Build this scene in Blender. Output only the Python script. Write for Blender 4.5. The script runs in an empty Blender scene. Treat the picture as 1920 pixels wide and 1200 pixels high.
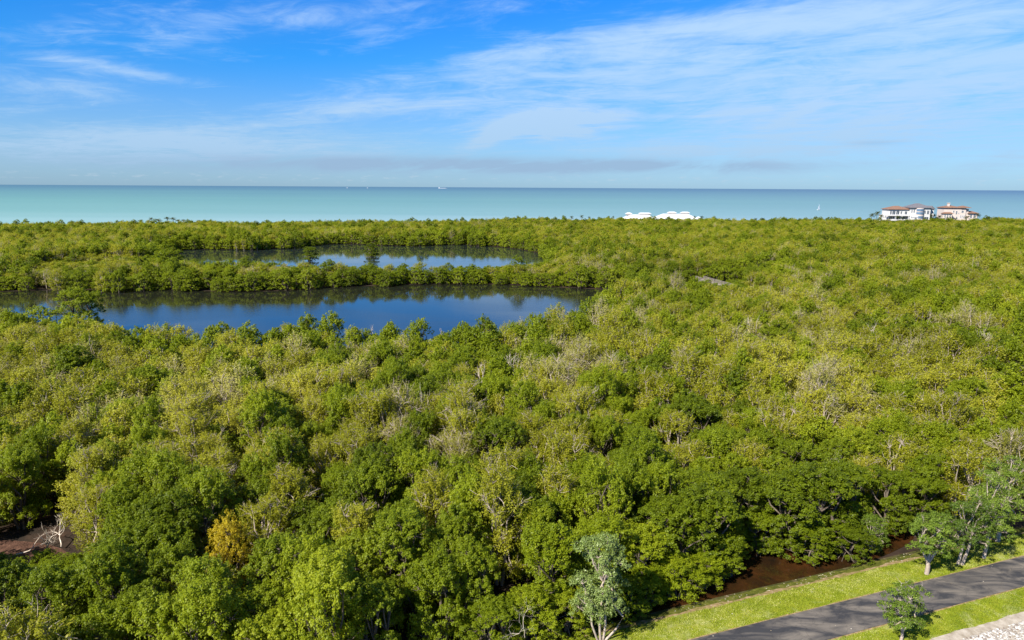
import bpy, math, random
import numpy as np
random.seed(7); RNG = np.random.default_rng(11)
S = bpy.context.scene
C = S.collection

# ------------------------------------------------------------------ camera
FPX = 1280.0; CAMH = 35.0
PITCH = math.atan(248.0 / FPX) + math.radians(0.03); ROLL = math.radians(0.33)
F_ = np.array([0, math.cos(PITCH), -math.sin(PITCH)])
_R0 = np.array([1.0, 0, 0]); _U0 = np.cross(_R0, F_)
R_ = _R0 * math.cos(ROLL) + _U0 * math.sin(ROLL)
U_ = _U0 * math.cos(ROLL) - _R0 * math.sin(ROLL)
import mathutils
cd = bpy.data.cameras.new("camera"); cam = bpy.data.objects.new("camera", cd); C.objects.link(cam)
M4 = mathutils.Matrix(((R_[0], U_[0], -F_[0], 0), (R_[1], U_[1], -F_[1], 0), (R_[2], U_[2], -F_[2], CAMH), (0, 0, 0, 1)))
cam.matrix_world = M4
cd.sensor_width = 36; cd.lens = 24.0; cd.clip_start = 0.5; cd.clip_end = 150000
S.camera = cam

def P(x, y, z=0.0):
    d = F_ + R_ * (x - 960) / FPX - U_ * (y - 600) / FPX
    t = (z - CAMH) / d[2]; p = np.array([0, 0, CAMH]) + d * t
    return float(p[0]), float(p[1])
def Q(X, Y, Z):
    v = np.array([X, Y, Z - CAMH]); return 960 + FPX * (v @ R_) / (v @ F_), 600 - FPX * (v @ U_) / (v @ F_)

# ------------------------------------------------------------------ exposure and render settings
S.view_settings.view_transform = 'Standard'; S.view_settings.look = 'None'
S.view_settings.gamma = 1; S.view_settings.exposure = 1.0
S.cycles.max_bounces = 5; S.cycles.diffuse_bounces = 3; S.cycles.glossy_bounces = 3
S.cycles.transmission_bounces = 3; S.cycles.transparent_max_bounces = 4
S.cycles.caustics_reflective = False; S.cycles.caustics_refractive = False

# ------------------------------------------------------------------ sun
SUN_EL = math.radians(42); SUN_DIR = (-0.70, -0.71)       # horizontal direction towards the sun (behind, left)
sd = bpy.data.lights.new("sun", 'SUN'); sd.energy = 5.0; sd.angle = math.radians(0.53); sd.color = (1.0, 0.94, 0.84)
so = bpy.data.objects.new("sun", sd); C.objects.link(so)
_h = math.hypot(*SUN_DIR); sx, sy = SUN_DIR[0] / _h, SUN_DIR[1] / _h
sv = mathutils.Vector((sx * math.cos(SUN_EL), sy * math.cos(SUN_EL), math.sin(SUN_EL)))
so.rotation_euler = sv.to_track_quat('Z', 'Y').to_euler(); so.location = (-60, -60, 120)

# ------------------------------------------------------------------ node helper
class N:
    def __init__(s, nt): s.nt = nt; s.nodes = nt.nodes; s.links = nt.links
    def n(s, t, **k):
        o = s.nodes.new(t)
        for a, b in k.items(): setattr(o, a, b)
        return o
    def put(s, sock, v):
        if isinstance(v, bpy.types.NodeSocket): s.links.new(v, sock)
        elif v is not None: sock.default_value = v
    def m(s, op, a, b=None, c=None, clamp=False):
        o = s.n('ShaderNodeMath', operation=op, use_clamp=clamp)
        s.put(o.inputs[0], a); s.put(o.inputs[1], b)
        if c is not None: s.put(o.inputs[2], c)
        return o.outputs[0]
    def mix(s, f, a, b, blend='MIX'):
        o = s.n('ShaderNodeMix', data_type='RGBA', blend_type=blend)
        s.put(o.inputs[0], f); s.put(o.inputs[6], a); s.put(o.inputs[7], b); return o.outputs[2]
    def ramp(s, f, stops, interp='LINEAR'):
        o = s.n('ShaderNodeValToRGB'); o.color_ramp.interpolation = interp
        e = o.color_ramp.elements
        while len(e) > 1: e.remove(e[-1])
        for i, (p, c) in enumerate(stops):
            k = e[0] if i == 0 else e.new(p)
            k.position = p; k.color = (*c, 1) if len(c) == 3 else c
        s.put(o.inputs[0], f); return o.outputs[0]
    def noise(s, vec, scale, detail=3, rough=0.55, dist=0.0, out=0):
        o = s.n('ShaderNodeTexNoise'); s.put(o.inputs['Vector'], vec)
        o.inputs['Scale'].default_value = scale; o.inputs['Detail'].default_value = detail
        o.inputs['Roughness'].default_value = rough; o.inputs['Distortion'].default_value = dist
        return o.outputs[out]
    def mapr(s, v, a, b, c=0.0, d=1.0, smooth=False):
        o = s.n('ShaderNodeMapRange'); o.interpolation_type = 'SMOOTHSTEP' if smooth else 'LINEAR'
        s.put(o.inputs[0], v)
        for i, q in enumerate((a, b, c, d)): s.put(o.inputs[1 + i], q)
        return o.outputs[0]
    def xyz(s, x, y, z):
        o = s.n('ShaderNodeCombineXYZ'); s.put(o.inputs[0], x); s.put(o.inputs[1], y); s.put(o.inputs[2], z); return o.outputs[0]

# ------------------------------------------------------------------ world: Nishita sky with high thin cirrus
W = bpy.data.worlds.new("World"); S.world = W; W.use_nodes = True
w = N(W.node_tree); w.nodes.clear()
out = w.n('ShaderNodeOutputWorld'); bg = w.n('ShaderNodeBackground'); w.links.new(bg.outputs[0], out.inputs[0])
sky = w.n('ShaderNodeTexSky', sky_type='NISHITA'); sky.sun_disc = False
sky.sun_elevation = SUN_EL; sky.sun_rotation = math.atan2(sx, sy)
sky.altitude = 0; sky.air_density = 1.0; sky.dust_density = 0.3; sky.ozone_density = 3.0
tc = w.n('ShaderNodeTexCoord'); sp = w.n('ShaderNodeSeparateXYZ'); w.links.new(tc.outputs['Generated'], sp.inputs[0])
dx, dy, dz = sp.outputs
az = w.m('ARCTAN2', dx, dy)
hz = w.m('SQRT', w.m('ADD', w.m('MULTIPLY', dx, dx), w.m('MULTIPLY', dy, dy)))
el = w.m('ARCTAN2', dz, hz)
# the blue gets deeper upwards (clear polarised winter sky)
tint = w.ramp(w.mapr(el, 0.0, 1.2), [(0.0, (0.36, 0.60, 0.98)), (0.03, (0.37, 0.62, 1.0)), (0.08, (0.27, 0.62, 1.08)), (0.14, (0.11, 0.64, 1.22)), (0.24, (0.045, 0.60, 1.34)), (0.5, (0.30, 0.60, 1.0)), (1.0, (.6, .75, 1.0))])
blue = w.mix(1.0, sky.outputs[0], tint, 'MULTIPLY')
def azel(px, py):
    d = F_ + R_ * (px - 960) / FPX - U_ * (py - 600) / FPX
    return math.atan2(d[0], d[1]), math.atan2(d[2], math.hypot(d[0], d[1]))
def blob(px, py, rx, ry, rot=0.0, amp=1.0):
    """soft elliptical patch of cloud cover centred on a sky direction (radii given in 1/1280 rad)"""
    a0, e0 = azel(px, py); c, s_ = math.cos(rot), math.sin(rot)
    u = w.m('SUBTRACT', az, a0); v = w.m('SUBTRACT', el, e0)
    p = w.m('DIVIDE', w.m('ADD', w.m('MULTIPLY', u, c), w.m('MULTIPLY', v, s_)), rx / FPX)
    q = w.m('DIVIDE', w.m('SUBTRACT', w.m('MULTIPLY', v, c), w.m('MULTIPLY', u, s_)), ry / FPX)
    r2 = w.m('ADD', w.m('MULTIPLY', p, p), w.m('MULTIPLY', q, q))
    return w.m('MULTIPLY', w.m('EXPONENT', w.m('MULTIPLY', r2, -1.0)), amp)
blobs = [(1000, 130, 420, 62, .13, 1.0), (1500, 80, 480, 105, .14, .95), (1850, 150, 330, 120, .1, .8), (620, 25, 210, 34, .05, .72), (860, 0, 120, 20, 0, .3),
         (600, 205, 190, 22, .12, .55), (1060, 232, 120, 24, .05, 1.0), (930, 250, 75, 16, .45, .6), (450, 275, 330, 34, .03, .85), (1500, 215, 230, 60, .3, .6),
         (130, 165, 130, 22, -.03, .8), (220, 130, 130, 12, -.1, .7), (60, 245, 190, 32, 0, .6), (120, 40, 120, 34, .2, .45), (1300, 285, 260, 18, 0, .35), (1700, 250, 380, 60, 0, .4), (350, 60, 110, 40, .1, .55)]
cov = None
for b in blobs:
    v = blob(*b); cov = v if cov is None else w.m('ADD', cov, v)
zc = w.m('MAXIMUM', w.m('ADD', dz, 0.03), 0.03)
px_ = w.m('DIVIDE', dx, zc); py_ = w.m('DIVIDE', dy, zc)
A = math.radians(-62)                                      # the cirrus streaks run towards this azimuth
ux = w.m('ADD', w.m('MULTIPLY', px_, math.sin(A)), w.m('MULTIPLY', py_, math.cos(A)))
uy = w.m('SUBTRACT', w.m('MULTIPLY', px_, math.cos(A)), w.m('MULTIPLY', py_, math.sin(A)))
wv = w.noise(w.xyz(w.m('MULTIPLY', ux, .4), w.m('MULTIPLY', uy, .5), 0.0), 1.0, 3, .5)
ux2 = w.m('ADD', ux, w.m('MULTIPLY', wv, 1.2)); uy2 = w.m('ADD', uy, w.m('MULTIPLY', wv, 1.6))
n1 = w.noise(w.xyz(w.m('MULTIPLY', ux2, .22), w.m('MULTIPLY', uy2, .62), 3.1), 1.0, 10, .62, .9)
n2 = w.noise(w.xyz(w.m('MULTIPLY', ux2, 2.2), w.m('MULTIPLY', uy2, 3.2), 8.0), 1.0, 9, .68, 1.0)
n3 = w.noise(w.xyz(w.m('ADD', w.m('MULTIPLY', az, 6.0), w.m('MULTIPLY', el, -9.0)), w.m('MULTIPLY', el, 24.0), 1.0), 1.0, 9, .64, .8)
tex = w.m('ADD', w.m('ADD', w.m('MULTIPLY', n1, .38), w.m('MULTIPLY', n2, .32)), w.m('MULTIPLY', n3, .45))
dens = w.mapr(w.m('ADD', tex, w.m('MULTIPLY', w.m('MINIMUM', cov, 1.1), .27)), .66, .98, 0, .70, True)
puff = w.m('ADD', blob(1065, 232, 60, 20, .1, 1.0), w.m('ADD', blob(950, 243, 62, 14, .42, .95), w.m('ADD', blob(330, 283, 230, 18, .03, .5), blob(1500, 213, 60, 8, .42, .5))))
dens = w.m('ADD', dens, w.m('MULTIPLY', puff, w.mapr(tex, .44, .66)))
dens = w.m('ADD', dens, w.m('MULTIPLY', w.m('MINIMUM', cov, 1.2), .07))
veil = w.mapr(el, 0.0, .17, .30, 0.0, True)
dens = w.m('MINIMUM', w.m('ADD', dens, veil), .88)
front = w.mapr(dy, -.1, .25, 0.0, 1.0)                      # other half of the sky: light general cirrus
dens = w.m('ADD', w.m('MULTIPLY', dens, front), w.m('MULTIPLY', w.m('SUBTRACT', 1.0, front), w.mapr(tex, .5, .85, 0.0, .35)))
cloudc = w.mix(w.mapr(el, 0.0, .2), (2.75, 4.2, 5.8, 1), (4.1, 5.55, 7.4, 1))
col = w.mix(dens, blue, cloudc)
bank = w.m('MULTIPLY', w.m('ADD', blob(780, 311, 430, 14, .0, 1.3), blob(1150, 312, 330, 11, 0, .9)), w.mapr(n3, .3, .62))
bank = w.m('ADD', bank, blob(1640, 268, 40, 4, 0, .35))
col = w.mix(w.m('MINIMUM', bank, .8), col, (2.3, 3.35, 4.8, 1))
low = w.m('MULTIPLY', w.mapr(el, .003, .010), w.mapr(el, .022, .013))
col = w.mix(w.m('MULTIPLY', low, w.mapr(w.noise(w.xyz(w.m('MULTIPLY', az, 60.0), w.m('MULTIPLY', el, 300.0), 0.0), 1.0, 4), .56, .75, 0, .45)), col, (4.0, 4.8, 5.6, 1))
w.links.new(col, bg.inputs[0]); bg.inputs[1].default_value = 0.071

# ------------------------------------------------------------------ materials
def new_mat(name):
    m = bpy.data.materials.new(name); m.use_nodes = True; g = N(m.node_tree); g.nodes.clear()
    o = g.n('ShaderNodeOutputMaterial'); return m, g, o
def pos(g): return g.n('ShaderNodeNewGeometry').outputs['Position']
def principled(g, o, col, rough=.8, spec=.3, normal=None, metal=0.0):
    b = g.n('ShaderNodeBsdfPrincipled'); g.put(b.inputs['Base Color'], col if not (isinstance(col, tuple) and len(col) == 3) else (*col, 1))
    g.put(b.inputs['Roughness'], rough); g.put(b.inputs['Specular IOR Level'], spec); g.put(b.inputs['Metallic'], metal)
    if normal is not None: g.put(b.inputs['Normal'], normal)
    g.links.new(b.outputs[0], o.inputs[0]); return b
def bump(g, h, strength=.5, dist=.1):
    b = g.n('ShaderNodeBump'); g.put(b.inputs['Height'], h); b.inputs['Strength'].default_value = strength; b.inputs['Distance'].default_value = dist
    return b.outputs[0]
def simple(name, c, rough=.7, spec=.3, var=.12, scale=3.0, metal=0.0):
    m, g, o = new_mat(name); nz = g.noise(pos(g), scale, 4)
    col = g.mix(g.mapr(nz, .3, .7), tuple(x * (1 - var) for x in c) + (1,), tuple(min(1, x * (1 + var)) for x in c) + (1,))
    principled(g, o, col, rough, spec, None, metal); return m

def leaf_mat(name, dark, mid, light, trans=.48, rough=.5, spec=.25, patch=.03):
    """leaf colour varies per leaf (tint), per tree (random) and by broad patches of the forest"""
    m, g, o = new_mat(name)
    at = g.n('ShaderNodeAttribute'); at.attribute_name = 'tint'
    rnd = g.n('ShaderNodeObjectInfo').outputs['Random']
    nz = g.noise(pos(g), patch, 2, .5)
    f = g.m('ADD', g.m('MULTIPLY', at.outputs['Fac'], .55), g.m('MULTIPLY', rnd, .35))
    f = g.m('ADD', f, g.m('MULTIPLY', g.m('SUBTRACT', nz, .5), 1.5))
    col = g.ramp(f, [(0.0, dark), (.45, mid), (.95, light)])
    d = g.n('ShaderNodeBsdfPrincipled'); g.put(d.inputs['Base Color'], col); d.inputs['Roughness'].default_value = rough
    d.inputs['Specular IOR Level'].default_value = spec
    t = g.n('ShaderNodeBsdfTranslucent'); g.put(t.inputs[0], g.mix(.5, col, (light[0] * 1.25, light[1] * 1.25, light[2] * .6, 1)))
    mx = g.n('ShaderNodeMixShader'); mx.inputs[0].default_value = trans
    g.links.new(d.outputs[0], mx.inputs[1]); g.links.new(t.outputs[0], mx.inputs[2]); g.links.new(mx.outputs[0], o.inputs[0])
    return m
def bark_mat(name, a, b):
    m, g, o = new_mat(name); p = pos(g)
    col = g.ramp(g.noise(p, 2.5, 5, .65), [(.3, a), (.7, b)])
    principled(g, o, col, .85, .15, bump(g, g.noise(p, 14, 3), .4, .03)); return m

M = {}
M['deep'] = leaf_mat('deep green leaves', (.080, .112, .004), (.165, .215, .006), (.285, .330, .013))
M['bright'] = leaf_mat('bright green leaves', (.100, .138, .004), (.205, .258, .007), (.345, .385, .018))
M['olive'] = leaf_mat('olive leaves', (.170, .180, .008), (.300, .305, .016), (.450, .430, .045))
M['pale'] = leaf_mat('pale olive leaves', (.190, .185, .028), (.340, .330, .065), (.520, .480, .150))
M['silver'] = leaf_mat('silver green leaves', (.045, .080, .010), (.110, .162, .026), (.235, .295, .080), .2, .45, .4)
M['grey'] = leaf_mat('grey green leaves', (.048, .085, .006), (.115, .175, .014), (.230, .290, .038), .22)
M['amber'] = leaf_mat('amber leaves', (.24, .22, .010), (.46, .37, .016), (.62, .46, .03))
M['palm'] = leaf_mat('palm fronds', (.022, .040, .009), (.055, .075, .018), (.12, .13, .04))
M['bark'] = bark_mat('grey bark', (.05, .036, .025, 1), (.16, .13, .10, 1))
M['palebark'] = bark_mat('pale weathered bark', (.22, .17, .13, 1), (.48, .41, .33, 1))
M['deadwood'] = bark_mat('bleached dead wood', (.36, .29, .22, 1), (.70, .62, .52, 1))
M['browntwig'] = bark_mat('brown twigs', (.15, .085, .05, 1), (.30, .19, .12, 1))
M['darkbark'] = bark_mat('dark bark', (.03, .022, .015, 1), (.08, .06, .04, 1))

m, g, o = new_mat('forest mud'); p = pos(g)
col = g.ramp(g.noise(p, .35, 6, .6), [(.3, (.012, .010, .007)), (.55, (.035, .022, .014)), (.75, (.085, .042, .026))])
principled(g, o, col, .8, .2, bump(g, g.noise(p, 2.0, 5), .6, .2)); M['mud'] = m
m, g, o = new_mat('bank soil'); p = pos(g)
col = g.ramp(g.noise(p, 1.3, 6, .65), [(.3, (.022, .026, .008)), (.48, (.055, .058, .014)), (.62, (.11, .085, .045)), (.8, (.17, .13, .08))])
principled(g, o, col, .9, .1, bump(g, g.noise(p, 8, 4), .6, .06)); M['bank'] = m
m, g, o = new_mat('verge grass'); p = pos(g)
a = g.ramp(g.noise(p, 1.1, 5, .6), [(.25, (.11, .145, .006)), (.5, (.18, .21, .010)), (.75, (.27, .26, .030))])
dry = g.mapr(g.noise(p, .55, 6, .7, .8), .52, .66)
a = g.mix(g.m('MULTIPLY', dry, .55), a, (.36, .36, .17, 1))
a = g.mix(g.mapr(g.noise(p, 9.0, 3), .45, .75, 0, .5), a, (.06, .12, .008, 1))
principled(g, o, a, .9, .1, bump(g, g.noise(p, 12, 3), .5, .05)); M['verge'] = m
m, g, o = new_mat('asphalt'); p = pos(g)
st = g.n('ShaderNodeMapping'); st.inputs['Rotation'].default_value = (0, 0, math.radians(38)); st.inputs['Scale'].default_value = (.33, 1.0, 1)
g.links.new(p, st.inputs[0])
d1 = g.mapr(g.noise(st.outputs[0], .75, 6, .6, .9), .40, .66)
a = g.mix(d1, (.030, .030, .032, 1), (.175, .150, .120, 1))
a = g.mix(g.mapr(g.noise(p, 45.0, 2), .4, .7, 0, .30), a, (.10, .10, .11, 1))
a = g.mix(g.mapr(g.noise(p, 5.0, 4), .62, .78, 0, .35), a, (.018, .018, .022, 1))
vo = g.n('ShaderNodeTexVoronoi', feature='DISTANCE_TO_EDGE'); vo.inputs['Scale'].default_value = .55; g.links.new(g.n('ShaderNodeVectorMath', operation='ADD').outputs[0], vo.inputs['Vector'])
vm = g.nodes[-1]; g.links.new(p, vm.inputs[0]); g.links.new(g.noise(p, 1.6, 4, .7, 0, 1), vm.inputs[1])
a = g.mix(g.mapr(vo.outputs['Distance'], .006, .020, .28, 0), a, (.012, .012, .014, 1))
principled(g, o, a, .82, .22, bump(g, g.noise(p, 60, 2), .25, .01)); M['asphalt'] = m
m, g, o = new_mat('pale sand'); p = pos(g)
a = g.ramp(g.noise(p, 1.6, 6, .65), [(.3, (.22, .18, .13)), (.6, (.40, .35, .28)), (.8, (.50, .46, .39))])
principled(g, o, a, .95, .1, bump(g, g.noise(p, 14, 3), .4, .03)); M['sand'] = m
m, g, o = new_mat('edge soil'); p = pos(g)
a = g.ramp(g.noise(p, 2.6, 5, .6), [(.35, (.13, .13, .02)), (.5, (.24, .17, .08)), (.75, (.38, .27, .17))])
principled(g, o, a, .95, .1); M['edge'] = m
m, g, o = new_mat('moss'); p = pos(g)
a = g.ramp(g.noise(p, 2.4, 6, .7), [(.3, (.03, .035, .008)), (.5, (.085, .095, .012)), (.7, (.16, .15, .035))])
principled(g, o, a, .95, .1, bump(g, g.noise(p, 9, 4), .7, .06)); M['moss'] = m
def tint_mat(name, stops, rough=.8):
    m, g, o = new_mat(name); at = g.n('ShaderNodeAttribute'); at.attribute_name = 'tint'
    principled(g, o, g.ramp(at.outputs['Fac'], stops), rough, .2); return m
M['stone'] = tint_mat('gravel stones', [(0, (.16, .11, .08)), (.3, (.19, .16, .135)), (.6, (.34, .32, .285)), (1, (.58, .56, .53))])
M['blade'] = tint_mat('grass blades', [(0, (.09, .13, .006)), (.6, (.19, .225, .014)), (1, (.44, .40, .16))])
M['litter'] = tint_mat('bank litter', [(0, (.10, .07, .04)), (.5, (.25, .20, .13)), (1, (.60, .55, .46))])

def water_mat(name, base, rough, wave_scale, strength, streak=False):
    m, g, o = new_mat(name); p = pos(g)
    mp = g.n('ShaderNodeMapping'); mp.inputs['Scale'].default_value = (.35, 1.0, 1.0); g.links.new(p, mp.inputs[0])
    h = g.noise(mp.outputs[0], wave_scale, 3, .5)
    r = rough
    if streak:
        calm = g.mapr(g.noise(mp.outputs[0], .022, 3, .5, .8), .50, .58)
        r = g.mapr(calm, 0, 1, rough, rough * 2.6)
    if base is None: base = g.ramp(g.noise(p, .35, 5, .65, .6), [(.3, (.008, .006, .004)), (.5, (.026, .012, .004)), (.7, (.056, .021, .006))])
    b = principled(g, o, base, r, .5, bump(g, h, strength, .05)); b.inputs['IOR'].default_value = 1.42
    return m
M['pond'] = water_mat('pond water', (.014, .015, .010), .05, 1.4, .16, True)
M['farpond'] = water_mat('far pond water', (.016, .022, .022), .03, 1.4, .12, True)
M['channel'] = water_mat('tannin water', None, .06, 1.2, .14)

m, g, o = new_mat('gulf water'); p = pos(g)
s3 = g.n('ShaderNodeSeparateXYZ'); g.links.new(p, s3.inputs[0])
D = g.m('SQRT', g.m('ADD', g.m('MULTIPLY', s3.outputs[0], g.m('MULTIPLY', s3.outputs[0], .25)), g.m('MULTIPLY', s3.outputs[1], s3.outputs[1])))
k = g.m('DIVIDE', 750.0, D)                                                 # 1 at the beach, 0 far out at sea
mp = g.n('ShaderNodeMapping'); mp.inputs['Scale'].default_value = (.0006, .0032, 1); g.links.new(p, mp.inputs[0])
wob = g.noise(mp.outputs[0], 1.0, 6, .6, .3)
k2 = g.m('ADD', k, g.m('MULTIPLY', g.m('SUBTRACT', wob, .5), g.m('ADD', .05, g.m('MULTIPLY', k, .60))))
colr = g.ramp(k2, [(0.0, (.050, .105, .145)), (.06, (.060, .125, .160)), (.16, (.085, .172, .185)), (.40, (.118, .230, .212)), (.75, (.155, .270, .252)), (1.0, (.225, .325, .325))])
side = g.mapr(g.m('DIVIDE', s3.outputs[0], D), -.8, .8)
colr = g.mix(side, g.mix(1.0, colr, (.95, 1.10, .92, 1), 'MULTIPLY'), g.mix(1.0, colr, (1.0, .95, 1.08, 1), 'MULTIPLY'))
df = g.n('ShaderNodeBsdfDiffuse'); g.put(df.inputs[0], colr)
gl = g.n('ShaderNodeBsdfGlossy'); gl.inputs['Roughness'].default_value = .28; gl.inputs[0].default_value = (.75, .85, .95, 1)
g.put(gl.inputs['Normal'], bump(g, g.noise(p, .25, 4), .3, .4))
mx = g.n('ShaderNodeMixShader'); mx.inputs[0].default_value = .28
g.links.new(df.outputs[0], mx.inputs[1]); g.links.new(gl.outputs[0], mx.inputs[2]); g.links.new(mx.outputs[0], o.inputs[0]); M['sea'] = m

M['white'] = simple('white stucco', (.52, .51, .49), .8, .2, .04, .4)
M['cream'] = simple('cream stucco', (.50, .43, .36), .8, .2, .05, .4)
M['pink'] = simple('pinkish stucco', (.52, .44, .39), .8, .2, .05, .4)
M['terra'] = simple('terracotta tiles', (.20, .115, .080), .8, .2, .25, 1.4)
M['slate'] = simple('grey roof tiles', (.13, .125, .135), .7, .3, .2, 1.2)
M['whiteroof'] = simple('white metal roof', (.56, .56, .56), .5, .4, .03, .5)
M['glass'] = simple('dark window glass', (.05, .065, .085), .12, .8, .2, .5)
M['blueglass'] = simple('blue window glass', (.10, .16, .24), .15, .8, .2, .5)
M['shadewood'] = simple('dark trim', (.10, .08, .07), .7, .3, .2, 2)
M['wood'] = simple('weathered grey boards', (.27, .23, .195), .85, .2, .35, 3)
M['paint'] = simple('white paint', (.65, .65, .65), .4, .5, .03, 1)
M['hull'] = simple('ship hull', (.38, .42, .47), .6, .4, .06, .05)
M['sail'] = simple('white sailcloth', (.85, .86, .88), .8, .2, .03, 1)

# ------------------------------------------------------------------ object helpers
def tag(o, label=None, cat=None, group=None, kind=None):
    if label: o['label'] = label
    if cat: o['category'] = cat
    if group: o['group'] = group
    if kind: o['kind'] = kind
    return o
def mesh_np(name, V, Fc, mats=(), tint=None, midx=None, smooth=False):
    """Fc: list of (n,k) int arrays"""
    me = bpy.data.meshes.new(name); V = np.asarray(V, dtype=np.float32)
    Fc = [np.asarray(f, dtype=np.int32) for f in Fc if len(f)]
    loops = np.concatenate([f.ravel() for f in Fc]); tot = np.concatenate([np.full(len(f), f.shape[1], dtype=np.int32) for f in Fc])
    start = np.concatenate([[0], np.cumsum(tot)[:-1]]).astype(np.int32)
    me.vertices.add(len(V)); me.vertices.foreach_set('co', V.ravel())
    me.loops.add(len(loops)); me.loops.foreach_set('vertex_index', loops)
    me.polygons.add(len(tot)); me.polygons.foreach_set('loop_start', start); me.polygons.foreach_set('loop_total', tot)
    if midx is not None: me.polygons.foreach_set('material_index', np.asarray(midx, dtype=np.int32))
    if smooth: me.polygons.foreach_set('use_smooth', np.ones(len(tot), dtype=bool))
    for q in mats: me.materials.append(q)
    if tint is not None:
        a = me.attributes.new('tint', 'FLOAT', 'FACE'); a.data.foreach_set('value', np.asarray(tint, dtype=np.float32))
    me.update(); me.validate()
    return me
def link(name, me, parent=None, loc=(0, 0, 0), rz=0):
    o = bpy.data.objects.new(name, me); C.objects.link(o); o.location = loc; o.rotation_euler = (0, 0, rz)
    if parent is not None: o.parent = parent
    return o
class MB:
    """collects boxes, prisms and tubes into ONE mesh"""
    def __init__(s): s.V = []; s.F = []
    def add(s, vs, fs):
        b = len(s.V); s.V += [tuple(v) for v in vs]; s.F += [tuple(i + b for i in f) for f in fs]; return s
    def box(s, x0, x1, y0, y1, z0, z1):
        return s.add([(x0, y0, z0), (x1, y0, z0), (x1, y1, z0), (x0, y1, z0), (x0, y0, z1), (x1, y0, z1), (x1, y1, z1), (x0, y1, z1)],
                     [(0, 3, 2, 1), (4, 5, 6, 7), (0, 1, 5, 4), (1, 2, 6, 5), (2, 3, 7, 6), (3, 0, 4, 7)])
    def hip(s, x0, x1, y0, y1, z0, z1, inset=None, th=.35):
        ov = 0.0; d = (y1 - y0) / 2 if inset is None else inset; ym = (y0 + y1) / 2
        if inset is None:
            top = [(x0 + min(d, (x1 - x0) * .45), ym, z1), (x1 - min(d, (x1 - x0) * .45), ym, z1)]
            return s.add([(x0, y0, z0), (x1, y0, z0), (x1, y1, z0), (x0, y1, z0), (x0, y0, z0 + th), (x1, y0, z0 + th), (x1, y1, z0 + th), (x0, y1, z0 + th)] + top,
                         [(0, 3, 2, 1), (0, 1, 5, 4), (1, 2, 6, 5), (2, 3, 7, 6), (3, 0, 4, 7), (4, 5, 9, 8), (5, 6, 9), (6, 7, 8, 9), (7, 4, 8)])
        return s.add([(x0, y0, z0), (x1, y0, z0), (x1, y1, z0), (x0, y1, z0), (x0, y0, z0 + th), (x1, y0, z0 + th), (x1, y1, z0 + th), (x0, y1, z0 + th),
                      (x0 + d, y0 + d, z1), (x1 - d, y0 + d, z1), (x1 - d, y1 - d, z1), (x0 + d, y1 - d, z1)],
                     [(0, 3, 2, 1), (0, 1, 5, 4), (1, 2, 6, 5), (2, 3, 7, 6), (3, 0, 4, 7), (4, 5, 9, 8), (5, 6, 10, 9), (6, 7, 11, 10), (7, 4, 8, 11), (8, 9, 10, 11)])
    def prism(s, pts, z0, z1):
        n = len(pts); return s.add([(x, y, z0) for x, y in pts] + [(x, y, z1) for x, y in pts],
                                   [tuple(range(n - 1, -1, -1)), tuple(range(n, 2 * n))] + [(i, (i + 1) % n, n + (i + 1) % n, n + i) for i in range(n)])
    def tube(s, pts, rad, n=6):
        V, Fq = tube_np(np.array(pts, float), np.array(rad if hasattr(rad, '__len__') else [rad] * len(pts), float), n)
        return s.add(V.tolist(), [tuple(f) for f in Fq.tolist()])
    def build(s, name, mat, parent=None, loc=(0, 0, 0), rz=0, smooth=False):
        me = bpy.data.meshes.new(name); me.from_pydata(s.V, [], s.F); me.materials.append(mat)
        if smooth: me.polygons.foreach_set('use_smooth', np.ones(len(me.polygons), dtype=bool))
        me.update(); return link(name, me, parent, loc, rz)
def tube_np(pts, rad, n):
    d = np.gradient(pts, axis=0); d /= np.linalg.norm(d, axis=1)[:, None] + 1e-9
    ref = np.where(np.abs(d[:, 2:3]) > .9, np.array([[1.0, 0, 0]]), np.array([[0, 0, 1.0]]))
    u = np.cross(d, ref); u /= np.linalg.norm(u, axis=1)[:, None] + 1e-9; v = np.cross(d, u)
    a = np.linspace(0, 2 * math.pi, n, endpoint=False)
    V = pts[:, None, :] + rad[:, None, None] * (np.cos(a)[None, :, None] * u[:, None, :] + np.sin(a)[None, :, None] * v[:, None, :])
    i = np.arange(len(pts) - 1)[:, None] * n; j = np.arange(n)[None, :]; k2_ = (np.arange(n)[None, :] + 1) % n
    Fq = np.stack([i + j, i + k2_, i + n + k2_, i + n + j], -1).reshape(-1, 4)
    return V.reshape(-1, 3), Fq
def empty(name, loc, rz=0, sc=None):
    o = bpy.data.objects.new(name, None); C.objects.link(o); o.location = loc; o.rotation_euler = (0, 0, rz); o.empty_display_size = .3
    if sc: o.scale = sc
    return o

# ------------------------------------------------------------------ terrain: mud flat, ponds, creek, gulf
COAST = [(-3000, 150), (-900, 380), (-560, 468), (-382, 513), (-277, 541), (-158, 564), (-74, 593), (19, 632), (106, 652), (198, 655), (274, 654), (334, 668), (460, 684), (540, 715), (800, 760), (3000, 950)]
def coast(x): return float(np.interp(x, [c[0] for c in COAST], [c[1] for c in COAST]))
xs = np.concatenate([np.linspace(-3000, -700, 12), np.linspace(-650, 800, 60), np.linspace(900, 3000, 10)])
V = []; nx = len(xs)
for row in range(4):
    for i, x in enumerate(xs):
        c_ = coast(x) + 2.5 * math.sin(x * .05) + 1.5 * math.sin(x * .13)
        V.append([(x, -400, 0), (x, c_, 0), (x, c_ + 8, .5), (x, c_ + 45, -1.6)][row])
Fq = [(r * nx + i, r * nx + i + 1, (r + 1) * nx + i + 1, (r + 1) * nx + i) for r in range(3) for i in range(nx - 1)]
me = mesh_np('ground', V, [np.array(Fq)], [M['mud'], M['sand']], midx=[0 if k_ < nx - 1 else 1 for k_ in range(len(Fq))])
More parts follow.
